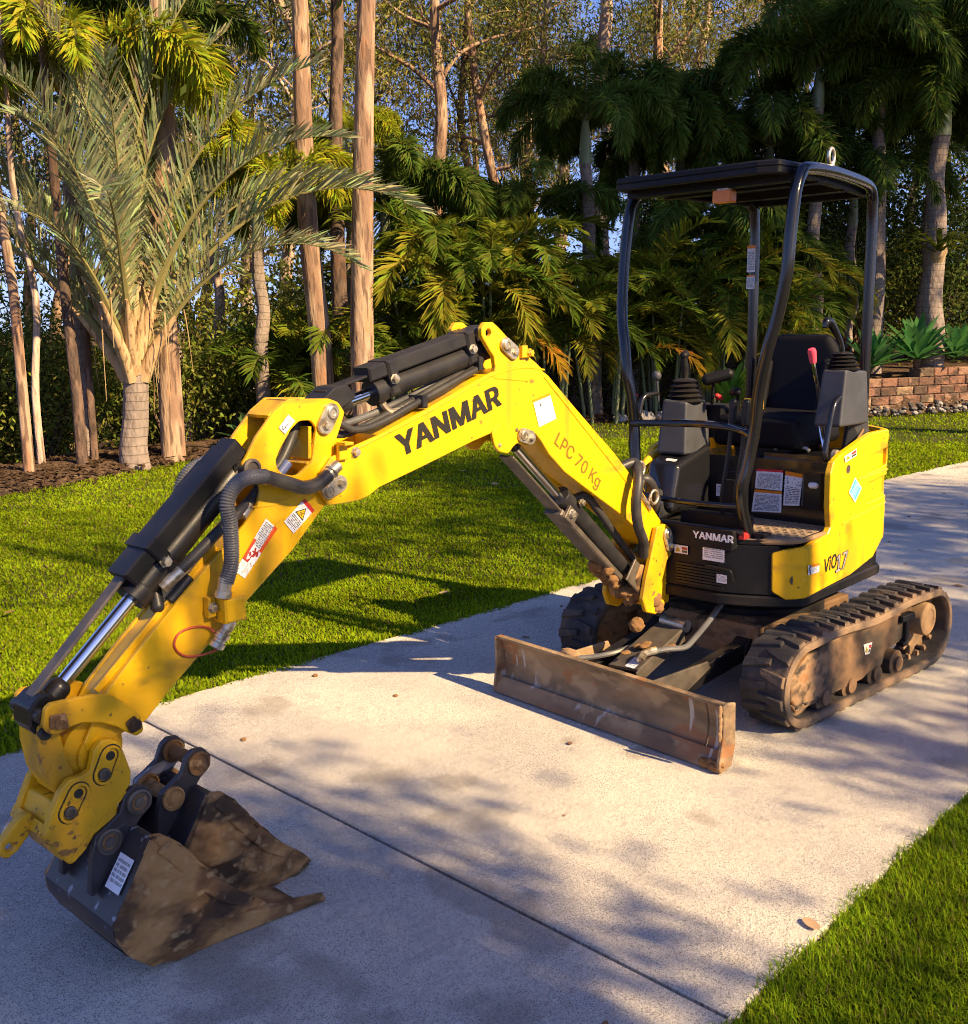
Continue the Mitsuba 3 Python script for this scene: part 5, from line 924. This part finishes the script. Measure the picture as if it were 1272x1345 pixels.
# golden cane clumps
def cane(label, x, y, n, h, seed, s=1.0, yellow=0):
    g = np.random.default_rng(seed); k = thing('cane_palm', label, 'palm clump'); z0 = float(ground_z(x, y))
    for i in range(n):
        a, r = g.uniform(0, 2 * PI), .5 * math.sqrt(g.random()); hh = h * (.45 + .55 * g.random()); b = np.array([x + r * math.cos(a), y + r * math.sin(a), z0]); t = b + [.35 * r * math.cos(a) * hh, .35 * r * math.sin(a) * hh, hh]
        add(k + '__cane', tube([b, (b + t) / 2 + [0, 0, .05], t], [.035, .03, .022], 7, 4), 'crownshaft', 60)
        for j in range(6):
            put(k + '__frond', CANE[int(g.integers(4))], rotz(g.uniform(0, 2 * PI), g.uniform(-8, 26), s * (.75 + .4 * g.random()), t))
    for i in range(yellow):
        a = math.atan2(EYE[1] - y, EYE[0] - x) + g.normal(0, .6)
        put(k + '__dead_frond', CANEY, rotz(a, g.uniform(0, 20), s * (.8 + .3 * g.random()), (x + .5 * math.cos(a), y + .5 * math.sin(a), z0 + h * .45)), label='dying orange frond')
cane('bright green cane palm clump just right of the tall gum trunks', -6.37, -10.35, 9, 2.9, 101)
cane('cane palm clump with a dying orange frond above the boom peak', -7.45, -10.2, 10, 3.0, 102, 1.0, 3)
cane('cane palm clump left of the left canopy post', -8.63, -9.8, 10, 3.1, 103)
cane('cane palm clump beside the left canopy post', -9.75, -9.45, 9, 2.5, 104, 1.0, 1)
cane('dark cane palm clump seen through the left of the canopy frame', -10.9, -9.1, 9, 2.4, 105)
cane('dark cane palm clump behind the right hand controls', -12.0, -8.6, 9, 2.4, 106)
cane('dark cane palm clump behind the operator seat', -13.2, -8.1, 8, 2.4, 107)
cane('low cane palm clump behind the pale gum trunk', -5.45, -10.6, 7, 1.5, 108)
cane('small cane palm clump behind the top of the arm', -4.3, -11.2, 6, 1.3, 109, .9)

# ---------------------------------------------------------------- broad rosettes
def rosette(name, label, catg, x, y, z, R, n, seed, col, w=.11, e=(15, 80)):
    g = np.random.default_rng(seed); k = thing(name, label, catg)
    for i in range(n):
        f = (i + .5) / n; a = i * GOLD + g.normal(0, .15); el = math.radians(e[0] + (e[1] - e[0]) * f + g.normal(0, 4)); L = R * (.85 + .3 * g.random()) * (1 - .25 * f)
        t = np.linspace(0, 1, 8); th = el - .55 * t ** 2 + .15 * t; x_ = np.r_[0, np.cumsum(np.cos(th[:-1]))] * L / 7; z_ = np.r_[0, np.cumsum(np.sin(th[:-1]))] * L / 7
        ww = w * np.interp(t, [0, .25, .55, .85, 1], [.55, .75, 1, .5, .03]); V = []
        for q in range(8):
            for s_, zz in ((-1, .30), (0, 0), (1, .30)): V.append((x_[q], s_ * ww[q], z_[q] + zz * ww[q]))
        V = np.array(V) @ np.array([[math.cos(a), math.sin(a), 0], [-math.sin(a), math.cos(a), 0], [0, 0, 1]]) + [x, y, z]
        F = np.array([[q * 3 + b, q * 3 + 3 + b, q * 3 + 4 + b] for q in range(7) for b in (0, 1)] + [[q * 3 + b, q * 3 + 4 + b, q * 3 + 1 + b] for q in range(7) for b in (0, 1)])
        c = np.asarray(col) * (.75 + .5 * g.random()) * (1 + .08 * g.normal(size=3))
        add(k + '__leaf', TM(V, F), 'leaf', True, color=np.tile(np.clip(c, .003, .9), (len(V), 1)))
AG = (.075, .205, .062)
rosette('agave', 'broad leaved agave on the bark mulch just left of the arm', 'agave', -2.95, -10.0, .10, .62, 26, 1, (.075, .14, .05))
rosette('agave', 'agave half hidden behind the boom under the pale gum trunk', 'agave', -4.75, -9.85, .10, .60, 22, 2, (.075, .14, .05))
rosette('agave', 'blue green agave on the brick wall, leftmost of the three', 'agave', -14.05, -6.75, .86, .95, 34, 3, AG, .085)
rosette('agave', 'blue green agave below the smooth grey palm trunk', 'agave', -14.95, -6.32, .98, 1.05, 38, 4, AG, .09)
rosette('agave', 'blue green agave at the right edge above the brick wall', 'agave', -15.85, -5.98, .98, .90, 34, 5, AG, .085)
rosette('agave', 'bright green agave seen between the controls and the seat', 'agave', -11.35, -8.0, .22, 1.0, 34, 6, (.17, .32, .04), .085, (30, 86))
rosette('cordyline', 'dark red cordyline behind the seat back', 'cordyline', -13.3, -7.2, .75, .75, 22, 7, (.11, .030, .025), .055, (35, 88))
rosette('cordyline', 'dark red cordyline beside the rear canopy post', 'cordyline', -13.75, -7.3, .78, .85, 24, 8, (.12, .035, .022), .055, (35, 88))
# staghorn fern on the right palm
g = np.random.default_rng(9); k = thing('staghorn_fern', 'yellow green staghorn fern growing on the smooth grey palm trunk', 'fern'); fc_ = np.array([-15.64, -6.42, 3.05]) + [.13, .12, 0]
for i in range(24):
    a = g.uniform(-PI, PI); L = .55 + .35 * g.random(); d0 = np.array([math.cos(a), math.sin(a), .25 + .5 * g.random()]); P = [fc_ + [0, 0, -.12 * g.random()]]
    for q in range(4): P.append(P[-1] + unit(d0 + [0, 0, -.16 * q]) * L / 4)
    Vs, Fs = [], []; P = np.array(P); sd = unit(np.cross(d0, [0, 0, 1]))
    def ribbon(P, w0, w1):
        w = np.linspace(w0, w1, len(P))[:, None]; V = np.concatenate([P - sd * w, P + sd * w]); n_ = len(P); F = [[q, q + 1, n_ + q + 1] for q in range(n_ - 1)] + [[q, n_ + q + 1, n_ + q] for q in range(n_ - 1)]; return V, np.array(F)
    rib = [ribbon(P, .03, .055)]
    for s_ in (-1, 0, 1): rib.append(ribbon(np.array([P[-1], P[-1] + (unit(P[-1] - P[-2]) + sd * s_ * .7) * .13, P[-1] + (unit(P[-1] - P[-2]) + sd * s_ * .9 - [0, 0, .3]) * .24]), .035, .006))
    V, F, C = pack([r_[0] for r_ in rib], [r_[1] for r_ in rib], [np.tile(np.array([.11, .135, .022]) * (.8 + .4 * g.random()), (len(r_[0]), 1)) for r_ in rib])
    add(k + '__frond', TM(V, F), 'leaf', True, color=C)
add(k + '__shield', hull([fc_ - [.12, .10, .25], fc_ - [.05, .04, .12], fc_ - [.10, .02, .05]], .13), 'leaf_base', 50)

# ---------------------------------------------------------------- gum trees, shrubs
def leaves(P, n, spread, size, g, col, var=.35, hang=.55, asp=.26):
    c = P[g.integers(len(P), size=n)] + g.normal(size=(n, 3)) * spread
    d = unit(g.normal(size=(n, 3)) + [0, 0, -hang * 1.6]); w = unit(np.cross(d, g.normal(size=(n, 3)))); l = size * (.6 + .8 * g.random(n))[:, None]
    V = np.stack([c, c + d * l * .5 - w * l * asp * .5, c + d * l * .5 + w * l * asp * .5, c + d * l], 1).reshape(-1, 3); o = np.arange(n)[:, None] * 4
    cl = np.asarray(col) * (1 - var + 2 * var * g.random((n, 1))) * (1 + .1 * g.normal(size=(n, 3)))
    return V, np.concatenate([o + [[0, 1, 2]], o + [[1, 3, 2]]]), np.repeat(np.clip(cl, .003, .9), 4, 0)
def gum(label, base, top, r, nl, size, seed, crown=(.45, 1.0), limbs=9, llen=2.6, barkm='gum_bark', col=(.075, .090, .028), group=None, spread=.5, name='gum_tree', sway=.12, sag=0.0, catg='gum tree', up=.55):
    g = np.random.default_rng(seed); zb = float(ground_z(base[0], base[1])); b = np.array([base[0], base[1], max(zb, -8) - .1]); t = np.asarray(top, float)
    k = thing(name, label, catg, group); P = trunk_path(b, t, sway, seed, 9); P[1, :2] = P[0, :2] * .8 + P[1, :2] * .2
    add(k + '__trunk', tube(P, np.linspace(r * 1.12, r * .35, len(P)), 12, 5), barkm, 60)
    ends, tubes = [], []
    for i in range(limbs):
        f = crown[0] + (crown[1] - crown[0]) * (i + g.random()) / limbs; q = f * (len(P) - 1); i0 = min(int(q), len(P) - 2); s = P[i0] + (P[i0 + 1] - P[i0]) * (q - i0)
        a = i * GOLD + g.normal(0, .3); L = llen * (1.15 - .55 * (f - crown[0]) / max(crown[1] - crown[0], .01)) * (.8 + .4 * g.random()); d = np.array([math.cos(a), math.sin(a), up + .3 * g.normal()]); d /= np.linalg.norm(d)
        pts = [s]
        for q in range(4): d = unit(d + .22 * g.normal(size=3) + [0, 0, .10]); pts.append(pts[-1] + d * L / 4)
        tubes.append(tube(pts, np.linspace(r * .38 * (1.15 - f * .6), r * .07, 5), 6, 3)); ends += pts[2:]
        for q in range(4):
            s2 = pts[1 + q % 4]; d2 = unit(d + .9 * g.normal(size=3) + [0, 0, .2]); p2 = [s2, s2 + d2 * L * .22, s2 + unit(d2 + .4 * g.normal(size=3)) * L * .46]
            tubes.append(tube(p2, [r * .12, r * .07, r * .03], 5, 3)); ends += [p2[1], p2[2], p2[2] + .3 * L * .3 * g.normal(size=3)]
    for tb in tubes[::5]: add(k + '__limb', tb, barkm, 60)
    add(k + '__twigs', cat([tb for i, tb in enumerate(tubes) if i % 5]), barkm, 60, kind='stuff')
    if nl:
        V, F, C = leaves(np.array(ends), nl, spread, size, g, col)
        add(k + '__crown', TM(V, F), 'leaf', False, color=C)
    return k
# trunks at the left lawn edge (crowns above the frame)
G1 = dict(limbs=8, llen=2.6, crown=(.66, 1.0), sway=.045)
gum('tall sunlit gum, left of the three straight trunks behind the arm', (-4.19, -10.13), (-3.95, -10.28, 12.5), .155, 5000, .20, 1, **G1)
gum('dark middle trunk of the three straight trunks behind the arm', (-5.0, -10.80), (-5.14, -10.69, 12.5), .125, 5000, .20, 2, barkm='dark_bark', **G1)
gum('thick pale pink gum, right of the three straight trunks behind the arm', (-4.42, -9.40), (-4.63, -9.24, 12.5), .165, 5000, .20, 3, **G1)
gum('sunlit orange gum trunk right of the blue grey palm', (-1.81, -10.17), (-2.1, -10.13, 11.5), .145, 4000, .20, 4, **G1)
gum('leaning reddish trunk at the left edge', (.19, -9.77), (.22, -9.9, 9.5), .060, 2500, .18, 5, barkm='gum_bark', **G1)
gum('thin pale trunk second from the left edge', (-.16, -10.35), (-.12, -10.4, 9.0), .045, 2500, .18, 6, barkm='pale_bark', **G1)
gum('dark trunk left of the blue grey palm', (-.52, -9.98), (-.40, -10.1, 9.5), .066, 2500, .18, 7, barkm='dark_bark', **G1)
gum('thin dark trunk close beside another left of the blue grey palm', (-.80, -10.30), (-.75, -10.4, 9.0), .045, 2000, .18, 8, barkm='dark_bark', **G1)
gum('thin pale trunk far behind the sunlit orange gum trunk', (-4.41, -14.05), (-4.6, -14.0, 11), .09, 4500, .20, 9, barkm='pale_bark', crown=(.4, 1.0), llen=2.4)
# gums of the forest behind
COLS = [(.20, .21, .05), (.14, .165, .045), (.25, .235, .055), (.12, .145, .045)]
bg = [('slim gum with an orange patch on its trunk against the sky', (-12.26, -17.2), (-12.4, -17.2, 13.5), .20, 'gum_bark', (.50, 1.0)), ('thin straight dark gum right of the one with the orange patch', (-15.42, -19.76), (-15.5, -19.7, 14.5), .15, 'dark_bark', (.45, 1.0)),
      ('pale leaning gum with spreading crown left of the bright sky gap', (-15.26, -17.19), (-13.9, -18.4, 12.5), .17, 'gum_bark', (.35, 1.0)), ('thick smooth trunk behind the palm left of the canopy', (-15.92, -15.04), (-15.8, -15.2, 14.5), .24, 'pale_bark', (.62, 1.0)),
      ('brown gum trunk above the canopy left corner', (-19.23, -15.75), (-19.0, -15.9, 15.5), .19, 'gum_bark', (.40, 1.0)), ('straight dark gum trunk above the middle of the canopy', (-17.68, -11.02), (-17.5, -11.3, 14.5), .20, 'dark_bark', (.50, 1.0)),
      ('thin pale gum beside the dark trunk above the canopy', (-20.94, -13.35), (-20.7, -13.7, 14.0), .10, 'pale_bark', (.45, 1.0))]
for i, (lb, b, t, r, bm, cr) in enumerate(bg):
    gum(lb, b, t, r, 9000, .145, 40 + i, crown=cr, limbs=10, llen=2.8, barkm=bm, col=COLS[i % 4], spread=.28)
rng = np.random.default_rng(123)
far = [(-3, -30), (2, -27), (-8, -33), (-1, -22), (-13, -31), (-18, -30), (-22, -34), (-25, -27), (-29, -24), (-28, -33), (-24, -19), (-33, -20), (-30, -14), (-35, -27), (4.5, -20), (-6, -25), (-11, -24), (-26, -11), (-22, -24), (-37, -13), (-16, -38), (-31, -7), (-9.5, -19.5), (-5, -19), (-13.5, -22.5), (-19.5, -19.5)]
for i, (x, y) in enumerate(far):
    D = math.hypot(x - EYE[0], y - EYE[1]); h = 8.2 + D * .15 + rng.normal(0, 1.4)
    gum('tall gum of the sunlit forest far behind the palms', (x, y), (x + rng.normal(0, .5), y + rng.normal(0, .5), h), .16 + .06 * rng.random(), 14000, .155, 80 + i, crown=(.28, 1.0), limbs=14, llen=2.9, barkm=['gum_bark', 'pale_bark', 'dark_bark'][i % 3], col=COLS[i % 4], spread=.30, group='forest gums behind the palms')
def shrub(x, y, rx, h, n, size, seed, col, z=None, label=None, group=None):
    g = np.random.default_rng(seed); z = float(ground_z(x, y)) if z is None else z; k = thing('shrub', label or 'leafy shrub in the undergrowth below the trees', 'shrub', group or 'shrubs of the undergrowth')
    P = []; st = []
    for i in range(9):
        a = g.uniform(0, 2 * PI); t = np.array([x + rx * .8 * math.cos(a) * g.random(), y + rx * .8 * math.sin(a) * g.random(), z + h * (.45 + .5 * g.random())]); m_ = np.array([x, y, z]) * .4 + t * .6; st.append(tube([(x, y, z - .05), m_, t], [.025, .016, .006], 5, 3)); P += [m_, t, t + g.normal(0, .2, 3)]
    add(k + '__stem', cat(st), 'dark_bark', 60, kind='stuff')
    V, F, C = leaves(np.array(P), n, (rx * .33, rx * .33, h * .16), size, g, col, .45, .2, .42)
    add(k + '__crown', TM(V, F), 'leaf', False, color=C)
rng = np.random.default_rng(321)
sp = []
for i in range(15): sp.append((3.2 - 6.2 * i / 14 + rng.normal(0, .25), -11.6 - 1.5 * rng.random() - .4 * (i % 3)))
for i in range(16): sp.append((-4.0 - .62 * i, -12.3 - rng.random() * 1.5 + max(0, i - 7) * .22))
for i in range(12): sp.append((-13.0 - .8 * i * .9, -9.9 - rng.random() * 1.2 + i * .22))
for i in range(14): sp.append((5 - 1.6 * i, -16.5 - rng.random() * 3))
for i, (x, y) in enumerate(sp):
    L_ = x > -6; c = [(.20, .22, .04), (.13, .165, .035), (.27, .26, .05)][i % 3]
    shrub(x, y, 1.0 + .3 * rng.random(), (1.5 + 1.0 * rng.random()) if L_ else 2.3 + 1.0 * rng.random(), 3600, .085 if i < 43 else .15, 400 + i, c)

for i in range(11):
    shrub(-15.8 - .75 * i, -9.6 - 1.3 * (i % 2) + .45 * i, 1.5, 3.6 + .9 * rng.random(), 5200, .12, 480 + i, [(.085, .115, .028), (.06, .09, .022)][i % 2])
# ---------------------------------------------------------------- brick retaining wall, stones
BR = [((.26, .155, .105), (.16, .085, .058)), ((.22, .115, .078), (.13, .065, .047)), ((.31, .21, .13), (.20, .115, .072)), ((.14, .08, .056), (.075, .048, .038))]
for i, (a, b) in enumerate(BR):
    def f(p, n, uv, a=a, b=b, i=i):
        e = SS(.5, .75, FB(p.x * 9 + i, p.y * 9, p.z * 9, 3)); return MX(MX(a, b, e), (.055, .042, .035), SS(.48, .64, FB(p.x * 4 + 2 * i, p.y * 4, p.z * 5, 4)) * .8)
    mat(f'wall_block_{i}', f, .9, specular=.1, bump=lambda p, n, uv: FB(p.x * 30, p.y * 30, p.z * 30, 3) * .02, eps=3e-3)
mat('mortar', lambda p, n, uv: MX((.07, .055, .045), (.14, .11, .085), N(p.x * 30, p.y * 30, p.z * 30)), .95)
wk = thing('retaining_wall', 'low retaining wall of weathered red brown blocks behind the lawn at right', 'retaining wall'); W3 = lambda s, t, z: np.array([*(WA + WD * s - WNn * t), z])
LW, NC = 7.2, 5; ch = .165
def wtop(s): return NC * ch if s > 2.75 else (NC - 1) * ch
def wbox(s0, s1, t0, t1, z0, z1, c=.008):
    m = box((s0, t0, z0), (s1, t1, z1), c); m.vertices = np.array([W3(*v) for v in m.vertices]); m.fix_normals(); return m
add(wk + '__core', cat(wbox(0, 2.75, .035, .30, -.1, 4 * ch - .02), wbox(2.75, LW, .035, .30, -.1, 5 * ch - .02)), 'mortar', False)
g = np.random.default_rng(17)
for c in range(NC):
    s = -.05 - .2 * (c % 2) if c < 4 else 2.75
    while s < LW:
        w = g.choice([.26, .34, .38, .42]); 
        if s + w > -.0: put(wk + '__block', mikit.ply(wbox(max(s, 0) + .006, s + w - .006, 0.0 + .012 * g.random(), .20, c * ch + .006, (c + 1) * ch - .005, .014), f'wall_block_{g.choice(4, p=[.35, .3, .2, .15])}', 30), mi.ScalarTransform4f())
        s += w
mat('river_stone', lambda p, n, uv: MX((.36, .33, .31), (.20, .18, .17), N(p.x * 4, p.y * 4, p.z * 4)), .8, bump=lambda p, n, uv: FB(p.x * 30, p.y * 30, p.z * 30, 2) * .01, eps=2e-3)
mat('dark_stone', lambda p, n, uv: MX((.06, .055, .055), (.12, .11, .10), N(p.x * 6, p.y * 6, p.z * 6)), .85)
st = [clod((0, 0, 0), (1, 1, .7), 500 + i, 2) for i in range(5)]; SV = [mikit.ply(m, 'river_stone', True) for m in st]
pc = thing('stone_border', 'border of small pale and dark stones at the foot of the block wall', 'stone border')
for i in range(240):
    s = .4 + (LW - .6) * g.random(); t = -(.05 + .50 * g.random()); r = .025 + .045 * g.random() ** 2; P_ = W3(s, t, .02 + .18 * (1 + t / .6) * g.random() + .02)
    put(pc + '__stone', SV[i % 5], mi.ScalarTransform4f().translate(P_.tolist()).rotate([0, 0, 1], float(g.uniform(0, 360))).scale(float(r)), 'dark_stone' if g.random() < (.92 if t > -.30 else .45) else 'river_stone')
for i, (x, y, r, lb) in enumerate([(-10.25, -9.05, .17, 'rounded grey garden rock nearest the left canopy post'), (-10.6, -8.85, .15, 'rounded grey garden rock right of the nearest one to the left canopy post'), (-9.85, -9.25, .11, 'small grey garden rock at the left end of the rocks past the boom'), (-11.1, -8.5, .14, 'grey garden rock seen under the right hand controls'), (-11.5, -8.2, .12, 'small grey garden rock below the bright green agave')]):
    add('garden_rock', clod((x, y, .06), (r * 1.3, r * 1.1, r * .8), 600 + i, 3), 'river_stone', True, label=lb, category='rock')

# ---------------------------------------------------------------- grass
def blades(P, h, w, g, col, lean=.55, z0=-.022, var=.35):
    n = len(P); a = g.uniform(0, 2 * PI, n); ln = lean * g.random(n); d = np.stack([np.cos(a) * ln, np.sin(a) * ln, np.ones(n)], 1); d = unit(d)
    b = np.column_stack([P, np.full(n, z0)]); s = np.stack([-np.sin(a), np.cos(a), 0 * a], 1) * np.broadcast_to(w, n)[:, None]
    hh = (np.broadcast_to(h, n) * (.55 + .7 * g.random(n)))[:, None]; m = b + d * hh * .55; t = b + d * hh * .55 + unit(d + np.stack([np.cos(a), np.sin(a), 0 * a - .35], 1) * (.25 + .9 * ln[:, None])) * hh * .5
    V = np.stack([b - s * .5, b + s * .5, m - s * .42, m + s * .42, t], 1).reshape(-1, 3); o = np.arange(n)[:, None] * 5
    c = np.asarray(col) * (1 - var + 2 * var * g.random((n, 1))) * (1 + .07 * g.normal(size=(n, 3)))
    pat = meshkit.fbm(np.column_stack([P * 2.3, P[:, :1] * 0]), 3, 5)[:, None]; c = c * (.62 + .75 * pat); dry = (g.random(n) < .05)[:, None]; c = np.where(dry, np.array([.22, .17, .07]) * (.6 + .6 * g.random((n, 1))), c)
    return V, np.concatenate([o + [[0, 1, 3]], o + [[0, 3, 2]], o + [[2, 3, 4]]]), np.repeat(np.clip(c, .003, .9), 5, 0)
GC = (.225, .305, .010)
g = np.random.default_rng(55)
FWD = unit(np.array([-.65894, -.7313])); RGT = np.array([FWD[1], -FWD[0]])
def inview(P, m=.22):
    v = P - EYE[:2]; d = v @ FWD; r = v @ RGT; return (d > .8) & (np.abs(r) < d * (.467 + m) + .15)
# right hand lawn, close to the camera
n = 340000; P = np.stack([g.uniform(-2.4, 3.1, n), g.uniform(1.2, 3.1, n)], 1); dd_ = np.hypot(*(P - EYE[:2]).T)
e_ = smooth_y(yr, P[:, 0]) + .05 * (meshkit.noise(np.column_stack([P * 7, P[:, :1] * 0])) - .55); P = P[(P[:, 1] > e_) & inview(P) & (dd_ < 5)]
V, F, C = blades(P, .042, .0040, g, (.195, .290, .012), .9)
add('near_grass', TM(V, F), 'grass_blade', False, color=C, label='thick bright lawn grass on the near side of the driveway', category='grass', kind='stuff')
# lawn beyond the drive
Ps, Ws, Hs = [], [], []
for D0, D1, n in ((2.2, 4.5, 140000), (4.5, 7, 180000), (7, 11, 180000), (11, 16, 130000), (16, 30, 100000)):
    a = g.uniform(-.62, .62, n); r = np.sqrt(g.uniform(D0 ** 2, D1 ** 2, n)); p_ = EYE[:2] + (np.cos(a) * r)[:, None] * FWD + (np.sin(a) * r)[:, None] * RGT
    ed = smooth_y(yl, p_[:, 0]) + .06 * (meshkit.noise(np.column_stack([p_ * 6, p_[:, :1] * 0])) - .5) + .035
    ok = contains_xy(lawn.buffer(.08), p_[:, 0], p_[:, 1]) & (p_[:, 1] < ed); p_ = p_[ok]; Ps.append(p_); D_ = np.hypot(*(p_ - EYE[:2]).T); Ws.append(.0042 + .0011 * D_); Hs.append(.021 + .0012 * D_ + .022 * np.exp(-np.maximum(0, smooth_y(yl, p_[:, 0]) - p_[:, 1]) / .12))
V, F, C = blades(np.vstack(Ps), np.concatenate(Hs), np.concatenate(Ws), g, GC, .8)
add('lawn_grass', TM(V, F), 'grass_blade', False, color=C, label='mown lawn grass between the driveway and the garden beds', category='grass', kind='stuff')
# bark chips and dry leaves on the bed
n = 9000; q = ctr[g.integers(len(ctr), size=n)] + g.normal(0, .15, (n, 2)); o_ = -.05 + 1.5 * g.random(n) ** 1.5; idx = np.argmin(((q[:, None, 0] - ctr[None, ::4, 0]) ** 2), 1) * 4; q = q + nn_[np.clip(idx, 0, len(nn_) - 1)] * o_[:, None]
zc = np.interp(o_, offs, hs) + .012; d = unit(np.column_stack([g.normal(size=(n, 2)), .35 * g.normal(size=n)])); w_ = unit(np.cross(d, np.column_stack([.3 * g.normal(size=(n, 2)), np.ones(n)]))); l = (.05 + .09 * g.random(n))[:, None]; c_ = np.column_stack([q, zc])
V = np.stack([c_ - d * l * .5, c_ + w_ * l * .22, c_ - w_ * l * .22, c_ + d * l * .5], 1).reshape(-1, 3); o = np.arange(n)[:, None] * 4
C = np.repeat(np.array([.10, .064, .040]) * (.4 + 1.1 * g.random((n, 1))), 4, 0)
add('bark_mulch', TM(V, np.concatenate([o + [[0, 1, 2]], o + [[1, 3, 2]]])), 'grass_blade', False, color=C, label='bark chips and dry leaves along the lawn edge', category='mulch', kind='stuff')
# dry leaves and crumbs of clay on the concrete
mat('dry_leaf', lambda p, n, uv: MX((.24, .12, .05), (.14, .07, .035), N(p.x * 60, p.y * 60, p.z * 60)), .8)
def dleaf(x, y, L, a, seed, z=.004):
    g = np.random.default_rng(seed); t = np.linspace(-1, 1, 9); w = .33 * L * np.sqrt(np.maximum(1 - t ** 2, 0)) * (.6 + .4 * g.random()); V = np.array([(L * .5 * tt_, s * ww, .06 * L * (abs(s) * .6 * ww / (.33 * L) + .4 * tt_ ** 2 * g.random())) for tt_, ww in zip(t, w) for s in (-1, 0, 1)])
    V = V @ np.array([[math.cos(a), math.sin(a), 0], [-math.sin(a), math.cos(a), 0], [0, 0, 1]]) + [x, y, z]
    F = [[q * 3 + b, q * 3 + 3 + b, q * 3 + 4 + b] for q in range(8) for b in (0, 1)] + [[q * 3 + b, q * 3 + 4 + b, q * 3 + 1 + b] for q in range(8) for b in (0, 1)]
    return TM(V, F)

# trees on the near side of the drive, beside and behind the camera, that shade the scene
SH = dict(catg='tree', name='shade_tree', barkm='gum_bark', col=(.09, .12, .03))
gum('small tree right of the camera shading the bucket end of the driveway', (2.5, 8.2), (2.35, 8.0, 5.45), .10, 16000, .15, 301, crown=(.62, 1.0), limbs=13, llen=1.4, spread=.26, up=.2, **SH)
gum('spreading tree on the near lawn shading the lawn behind the excavator', (-5.6, 8.3), (-5.7, 8.0, 9.2), .18, 13000, .22, 302, crown=(.55, 1.0), limbs=13, llen=2.6, spread=.45, **SH)
gum('sparse tree on the near lawn throwing streaks over the far lawn', (-1.0, 9.0), (-.6, 8.6, 11.6), .12, 1300, .20, 303, crown=(.74, 1.0), limbs=6, llen=2.3, spread=.24, up=.15, **SH)
gum('large dense tree to the right of the frame shading the palms', (-13.8, 6.0), (-13.4, 6.0, 17.0), .30, 20000, .28, 304, crown=(.62, 1.0), limbs=18, llen=3.8, spread=.7, **SH)
gum('second large dense tree to the right of the frame', (-19.5, 5.0), (-19.2, 5.0, 17.0), .30, 7000, .28, 305, crown=(.62, 1.0), limbs=18, llen=4.0, spread=.7, **SH)
gum('low bushy tree on the near lawn shading the concrete beside the tracks', (-2.6, 8.4), (-2.55, 8.1, 5.15), .09, 7000, .15, 306, crown=(.76, 1.0), limbs=11, llen=1.25, spread=.22, up=.12, **SH)
gum('tree on the near lawn shading the far end of the driveway', (-6.4, 8.6), (-6.3, 8.3, 7.3), .12, 9000, .18, 307, crown=(.76, 1.0), limbs=12, llen=2.3, spread=.26, up=.15, **SH)
gum('small sparse tree on the near lawn flecking the concrete in front of the tracks', (-.8, 8.3), (-.75, 8.1, 4.75), .06, 1500, .14, 308, crown=(.74, 1.0), limbs=8, llen=1.0, spread=.2, up=.1, **SH)
# litter on the concrete
g = np.random.default_rng(91); DL = [mikit.ply(dleaf(0, 0, .035 + .012 * i, 0, 700 + i), 'dry_leaf', True) for i in range(4)]; CR_ = [mikit.ply(clod((0, 0, 0), (1, 1, .6), 720 + i, 1), 'clay', True) for i in range(3)]
k_ = 0
while k_ < 46:
    x, y = g.uniform(-6, 3.2), g.uniform(-1.9, 1.45)
    if not (yl(x) + .1 < y < yr(x) - .05) or (-.9 < x < 1.3 and abs(y) < .75) or (1.95 < x < 3.4 and -.35 < y < .45): continue
    k_ += 1
    if k_ % 3 == 0: put('dry_leaf', DL[k_ % 4], mi.ScalarTransform4f().translate([x, y, .004]).rotate([0, 0, 1], float(g.uniform(0, 360))).scale(float(.5 + .6 * g.random())), label='small curled brown leaf lying on the concrete driveway', category='leaf', group='dry leaves on the driveway')
    else: put('clay_crumb', CR_[k_ % 3], mi.ScalarTransform4f().translate([x, y, .003]).scale(float(.005 + .011 * g.random() ** 2)), label='crumb of brown clay dropped on the concrete driveway', category='clay crumb', group='clay crumbs on the driveway')
scene['tan_leaf'] = dict(type='twosided', bsdf=dict(type='principled', base_color=rgb((.42, .27, .15)), roughness=.7))
put('dry_leaf', DL[3], mi.ScalarTransform4f().translate([1.83, 1.42, .006]).rotate([0, 0, 1], 70.0).rotate([1, 0, 0], 4.0)  .scale(.95), 'tan_leaf', label='large tan leaf caught on the grass edge of the near lawn', category='leaf')
k_ = 0
while k_ < 30:
    x, y = g.uniform(-6, 2.6), g.uniform(-8.5, -1.9)
    if not contains_xy(lawn.buffer(-.3), x, y): continue
    k_ += 1; put('dry_leaf', DL[k_ % 4], mi.ScalarTransform4f().translate([x, y, .018]).rotate([0, 0, 1], float(g.uniform(0, 360))).rotate([1, 0, 0], float(g.uniform(-25, 25))).scale(float(.9 + .8 * g.random())), ['dry_leaf', 'tan_leaf'][k_ % 2], label='fallen leaf lying on the lawn beyond the driveway', category='leaf', group='fallen leaves on the lawn')
